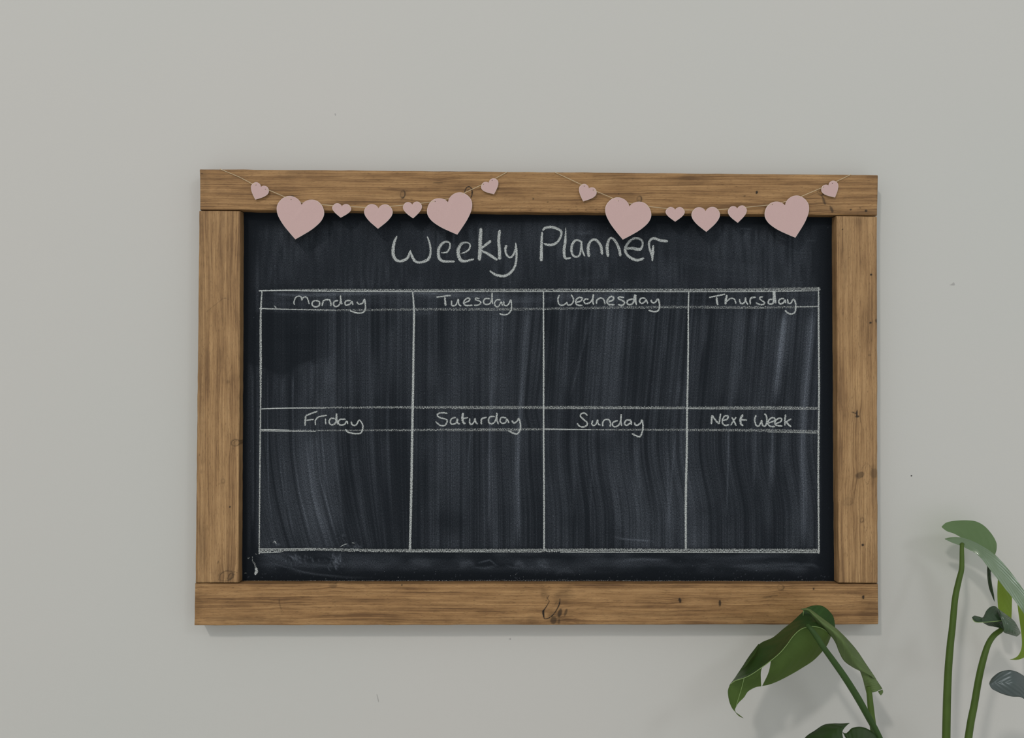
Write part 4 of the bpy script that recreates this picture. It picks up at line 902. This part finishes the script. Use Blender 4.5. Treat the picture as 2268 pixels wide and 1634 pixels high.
# -- leaf C: the tall glossy leaf at the right edge
A = LA()
loft(A, [
 [(2092, 1192.6, 0.0473), (2092.6, 1193.2, 0.0505), (2093, 1194, 0.0513)],
 [(2110, 1189, 0.0508), (2109.5, 1195, 0.0540), (2108.5, 1201.5, 0.0548)],
 [(2132.5, 1190.6, 0.0548), (2130.5, 1200, 0.0580), (2128, 1208.5, 0.0588)],
 [(2158, 1199.6, 0.0608), (2154, 1211, 0.0640), (2149.6, 1219, 0.0648)],
 [(2187, 1216, 0.0678), (2178, 1226, 0.0710), (2168.5, 1231.5, 0.0718)],
 [(2208, 1232, 0.0738), (2198, 1245, 0.0770), (2187, 1254, 0.0778)],
 [(2228.5, 1254, 0.0798), (2217, 1266, 0.0830), (2203, 1274.5, 0.0838)],
 [(2251, 1283, 0.0868), (2239, 1293, 0.0900), (2225, 1302, 0.0908)],
 [(2268, 1307, 0.0938), (2258, 1318, 0.0970), (2245.5, 1327.5, 0.0978)],
 [(2290, 1342, 0.1018), (2282, 1352, 0.1050), (2269, 1361, 0.1058)],
 [(2312, 1390, 0.1068), (2302, 1400, 0.1100), (2288, 1402, 0.1108)],
 [(2325, 1440, 0.1078), (2318, 1445, 0.1110), (2308, 1446, 0.1118)],
 [(2330, 1490, 0.1068), (2328, 1492, 0.1100), (2325, 1493, 0.1108)]], 0, 80, 18)
leafC = leaf('leaf', A, 'glossy arching leaf reflecting the window', [M_GLOSS], None, 0)
A = LA()
loft(A, [
 [(2085.6, 1165.5, .050), (2085.8, 1166.5, .050), (2086.2, 1168, .050)],
 [(2096.5, 1156.8, .046), (2097, 1166, .049), (2097, 1176, .052)],
 [(2117, 1152.8, .043), (2117, 1167, .047), (2114, 1182, .052)],
 [(2143, 1152, .040), (2142, 1171, .045), (2134, 1193, .051)],
 [(2163.3, 1155, .038), (2164, 1176, .043), (2158, 1204, .050)],
 [(2182, 1166, .036), (2184, 1188, .041), (2178, 1218, .048)],
 [(2199, 1186, .035), (2199, 1204, .039), (2194, 1228, .045)],
 [(2207.5, 1204, .035), (2207, 1216, .038), (2202, 1232, .042)],
 [(2206, 1216, .036), (2204, 1224, .038), (2202, 1231, .040)]], 0, 44, 16)
leaf('lobe', A, 'rounded back lobe', [mat_leaf('leaf_back_lobe', (0.055, 0.085, 0.046), 0.44, (0.34, 0.58, 0.20), 0.4, 0.6)], leafC, 0)
A = LA()     # thin lobe hanging down
loft(A, [
 [(2186, 1246, .058), (2190, 1248, .061), (2196, 1252, .060)],
 [(2186.6, 1276, .058), (2191, 1274, .062), (2195, 1272, .060)],
 [(2190, 1300, .058), (2194, 1298, .061), (2197.5, 1296, .060)],
 [(2196, 1317, .058), (2198.5, 1316, .060), (2201, 1314, .059)],
 [(2202.4, 1332, .058), (2202.8, 1331.6, .058), (2203, 1331, .058)]], 0, 28, 8)
leaf('lobe', A, 'thin hanging lobe', [M_TOP], leafC)
A = LA()     # lobes with a backlit look put into their colour
loft(A, [
 [(2211, 1270, .060), (2224, 1285, .060), (2241, 1306, .060)],
 [(2209, 1300, .056), (2225, 1306, .060), (2241.5, 1322, .058)],
 [(2209.5, 1334, .054), (2225, 1340, .058), (2241, 1350, .056)],
 [(2213, 1360, .053), (2226, 1366, .056), (2240, 1374, .054)],
 [(2221, 1392, .053), (2230, 1394, .055), (2239, 1396, .054)]], 0, 30, 12)
loft(A, [
 [(2252, 1325, .062), (2266, 1340, .064), (2284, 1360, .064)],
 [(2255, 1352, .060), (2272, 1362, .064), (2290, 1376, .062)],
 [(2259.5, 1384, .058), (2274, 1392, .062), (2294, 1400, .060)],
 [(2263, 1414, .057), (2278, 1420, .060), (2296, 1424, .058)],
 [(2262.5, 1434, .057), (2276, 1442, .059), (2290, 1444, .058)],
 [(2256, 1450, .058), (2265, 1454, .059), (2276, 1452, .058)],
 [(2246, 1457.5, .059), (2250, 1460, .060), (2256, 1460.5, .059)],
 [(2236.5, 1459.6, .060), (2237, 1460, .060), (2238, 1460.6, .060)]], 0, 44, 12)
leaf('lobe', A, 'yellow green lobes coloured as if lit from behind', [M_BACKLIT], leafC, 0)
stem('petiole', [(2131.5, 1204, .058, 8), (2130.4, 1212, .062, 8.5), (2130, 1257, .072, 10.5), (2124, 1284, .076, 11.5), (2115.4, 1325.5, .082, 12.5), (2109, 1392, .09, 13.5), (2104.5, 1431, .094, 14.3), (2099, 1508, .102, 15.5), (2095.7, 1634, .115, 16.8), (2092, 1900, .15, 18), (2090, 2400, .2, 20), (2090, 2760, .22, 22)], 'tall petiole of the glossy leaf')

# -- leaf D: the small curled leaf
A = LA()
loft(A, [
 [(2153, 1366.5, .112), (2153, 1368, .113), (2154, 1370, .113)],
 [(2158.5, 1363, .110), (2158.5, 1369, .115), (2160, 1377, .115)],
 [(2168, 1365, .108), (2169, 1371, .113), (2169, 1378.4, .114)],
 [(2177, 1366.5, .104), (2177, 1372, .110), (2175.5, 1377.6, .113)],
 [(2184, 1353, .098), (2184, 1364, .106), (2183, 1377.2, .113)],
 [(2193, 1344, .094), (2194, 1360, .104), (2195, 1376.5, .113)],
 [(2203, 1342, .092), (2205, 1358, .104), (2207, 1375.5, .113)],
 [(2210, 1347, .094), (2213, 1360, .104), (2216, 1374.5, .112)],
 [(2216, 1360, .100), (2219, 1368, .106), (2221, 1374, .110)]], 0, 44, 12)
loft(A, [
 [(2176, 1378, .112), (2177, 1378.5, .110), (2178, 1379.5, .108)],
 [(2187, 1377.4, .112), (2188, 1381, .108), (2189, 1385.4, .104)],
 [(2198, 1376.8, .112), (2199, 1382, .106), (2200, 1387.4, .102)],
 [(2210, 1375.8, .112), (2211, 1383, .106), (2212, 1390, .102)],
 [(2221, 1374.5, .112), (2222, 1384, .107), (2222, 1394, .104)]], 0, 26, 10)
leafD = leaf('leaf', A, 'small curled leaf below the glossy leaf', [mat_leaf('leaf_small_dark', (0.036, 0.066, 0.034), 0.14, (0.2, 0.36, 0.07), 0.4, 0.4)])
A = LA()
loft(A, [
 [(2211, 1347.5, 0.0990), (2212, 1349, 0.1080), (2213, 1352, 0.1085)],
 [(2228, 1360, 0.1050), (2221, 1362, 0.1140), (2216, 1366, 0.1145)],
 [(2240, 1369, 0.1090), (2230, 1375, 0.1180), (2221, 1382, 0.1185)],
 [(2248, 1377, 0.1110), (2237, 1386, 0.1200), (2224, 1393, 0.1205)],
 [(2254, 1387, 0.1100), (2244, 1396, 0.1190), (2224, 1400.5, 0.1195)],
 [(2259, 1397, 0.1050), (2251, 1403, 0.1140), (2240, 1406, 0.1145)],
 [(2260.5, 1402, 0.1000), (2257, 1406, 0.1090), (2252, 1409.5, 0.1095)]], 0, 44, 16)
leaf('lobe', A, 'shiny rolled lobe', [mat_leaf('leaf_rolled_shiny', (0.045, 0.085, 0.04), 0.16, (0.24, 0.42, 0.09), 0.22, 0.8, -36.0, 1.5)], leafD)
rim([(2154, 1371, .1145), (2161, 1377.2, .1165), (2176, 1377.8, .1145), (2195, 1376.6, .1145), (2221, 1374, .1125)], 1.5, leafD)
stem('petiole', [(2222, 1391, .100, 9), (2214.7, 1396.8, .103, 10.5), (2201, 1407.5, .106, 11), (2189, 1426, .110, 11.5), (2178.7, 1457, .114, 13), (2168.5, 1499.6, .118, 13.8), (2158, 1559.5, .124, 14), (2144.8, 1634, .132, 15), (2110, 1900, .17, 17), (2100, 2400, .21, 20), (2098, 2760, .22, 22)], 'curved petiole of the small curled leaf')

# -- leaf F: the dark leaf entering at the right edge
A = LA()
loft(A, [
 [(2191.4, 1510, 0.1430), (2191.4, 1512, 0.1510), (2192, 1514, 0.1540)],
 [(2197.6, 1500.6, 0.1440), (2197, 1512, 0.1520), (2197, 1524, 0.1550)],
 [(2211, 1489.6, 0.1440), (2209, 1511, 0.1520), (2207, 1530.5, 0.1550)],
 [(2228.4, 1484, 0.1450), (2225, 1511, 0.1530), (2222, 1537.2, 0.1560)],
 [(2245.5, 1485, 0.1460), (2243, 1513, 0.1540), (2242, 1542.4, 0.1570)],
 [(2262.7, 1493, 0.1440), (2260, 1518, 0.1520), (2260, 1543.4, 0.1550)],
 [(2280, 1507, 0.1420), (2276, 1530, 0.1500), (2274, 1551, 0.1530)],
 [(2300, 1530, 0.1420), (2296, 1548, 0.1500), (2292, 1562, 0.1530)],
 [(2315, 1562, 0.1420), (2313, 1568, 0.1500), (2310, 1574, 0.1530)]], 0, 50, 18)
leaf('leaf', A, 'dark leaf coming in from the right edge', [mat_leaf('leaf_dark_blue_green', (0.026, 0.046, 0.042), 0.05, (0.12, 0.24, 0.08), 0.3, 0.8, -34.0, 1.6)])
stem('petiole', [(2300, 1545, .146, 10), (2312, 1620, .15, 13), (2280, 1900, .17, 16), (2160, 2400, .21, 20), (2108, 2760, .22, 22)], None)

# -- pot and soil, below the picture
def lathe(name, prof, mat, parent, n=40):
    c = np.array(origin(parent)); v = []; 
    for (r, z) in prof:
        for k in range(n):
            t = 2 * math.pi * k / n; v.append((c[0] + r * math.cos(t), c[1] + r * math.sin(t), z))
    f = [(i * n + k, i * n + (k + 1) % n, (i + 1) * n + (k + 1) % n, (i + 1) * n + k) for i in range(len(prof) - 1) for k in range(n)]
    f.append(tuple(range(n - 1, -1, -1)))
    f.append(tuple((len(prof) - 1) * n + k for k in range(n)))
    return mesh(name, v, f, mat, parent, True)
lathe('pot', [(0.095, 0.0), (0.105, 0.006), (0.128, 0.23), (0.132, 0.24), (0.132, 0.255), (0.124, 0.255), (0.12, 0.22)], mat_plain('pot_glaze', (0.55, 0.54, 0.51), 0.4, 0.4), plant)
lathe('soil', [(0.118, 0.216), (0.08, 0.224), (0.02, 0.228)], mat_plain('potting_soil', (0.03, 0.022, 0.016), 0.95, 0.1), plant)
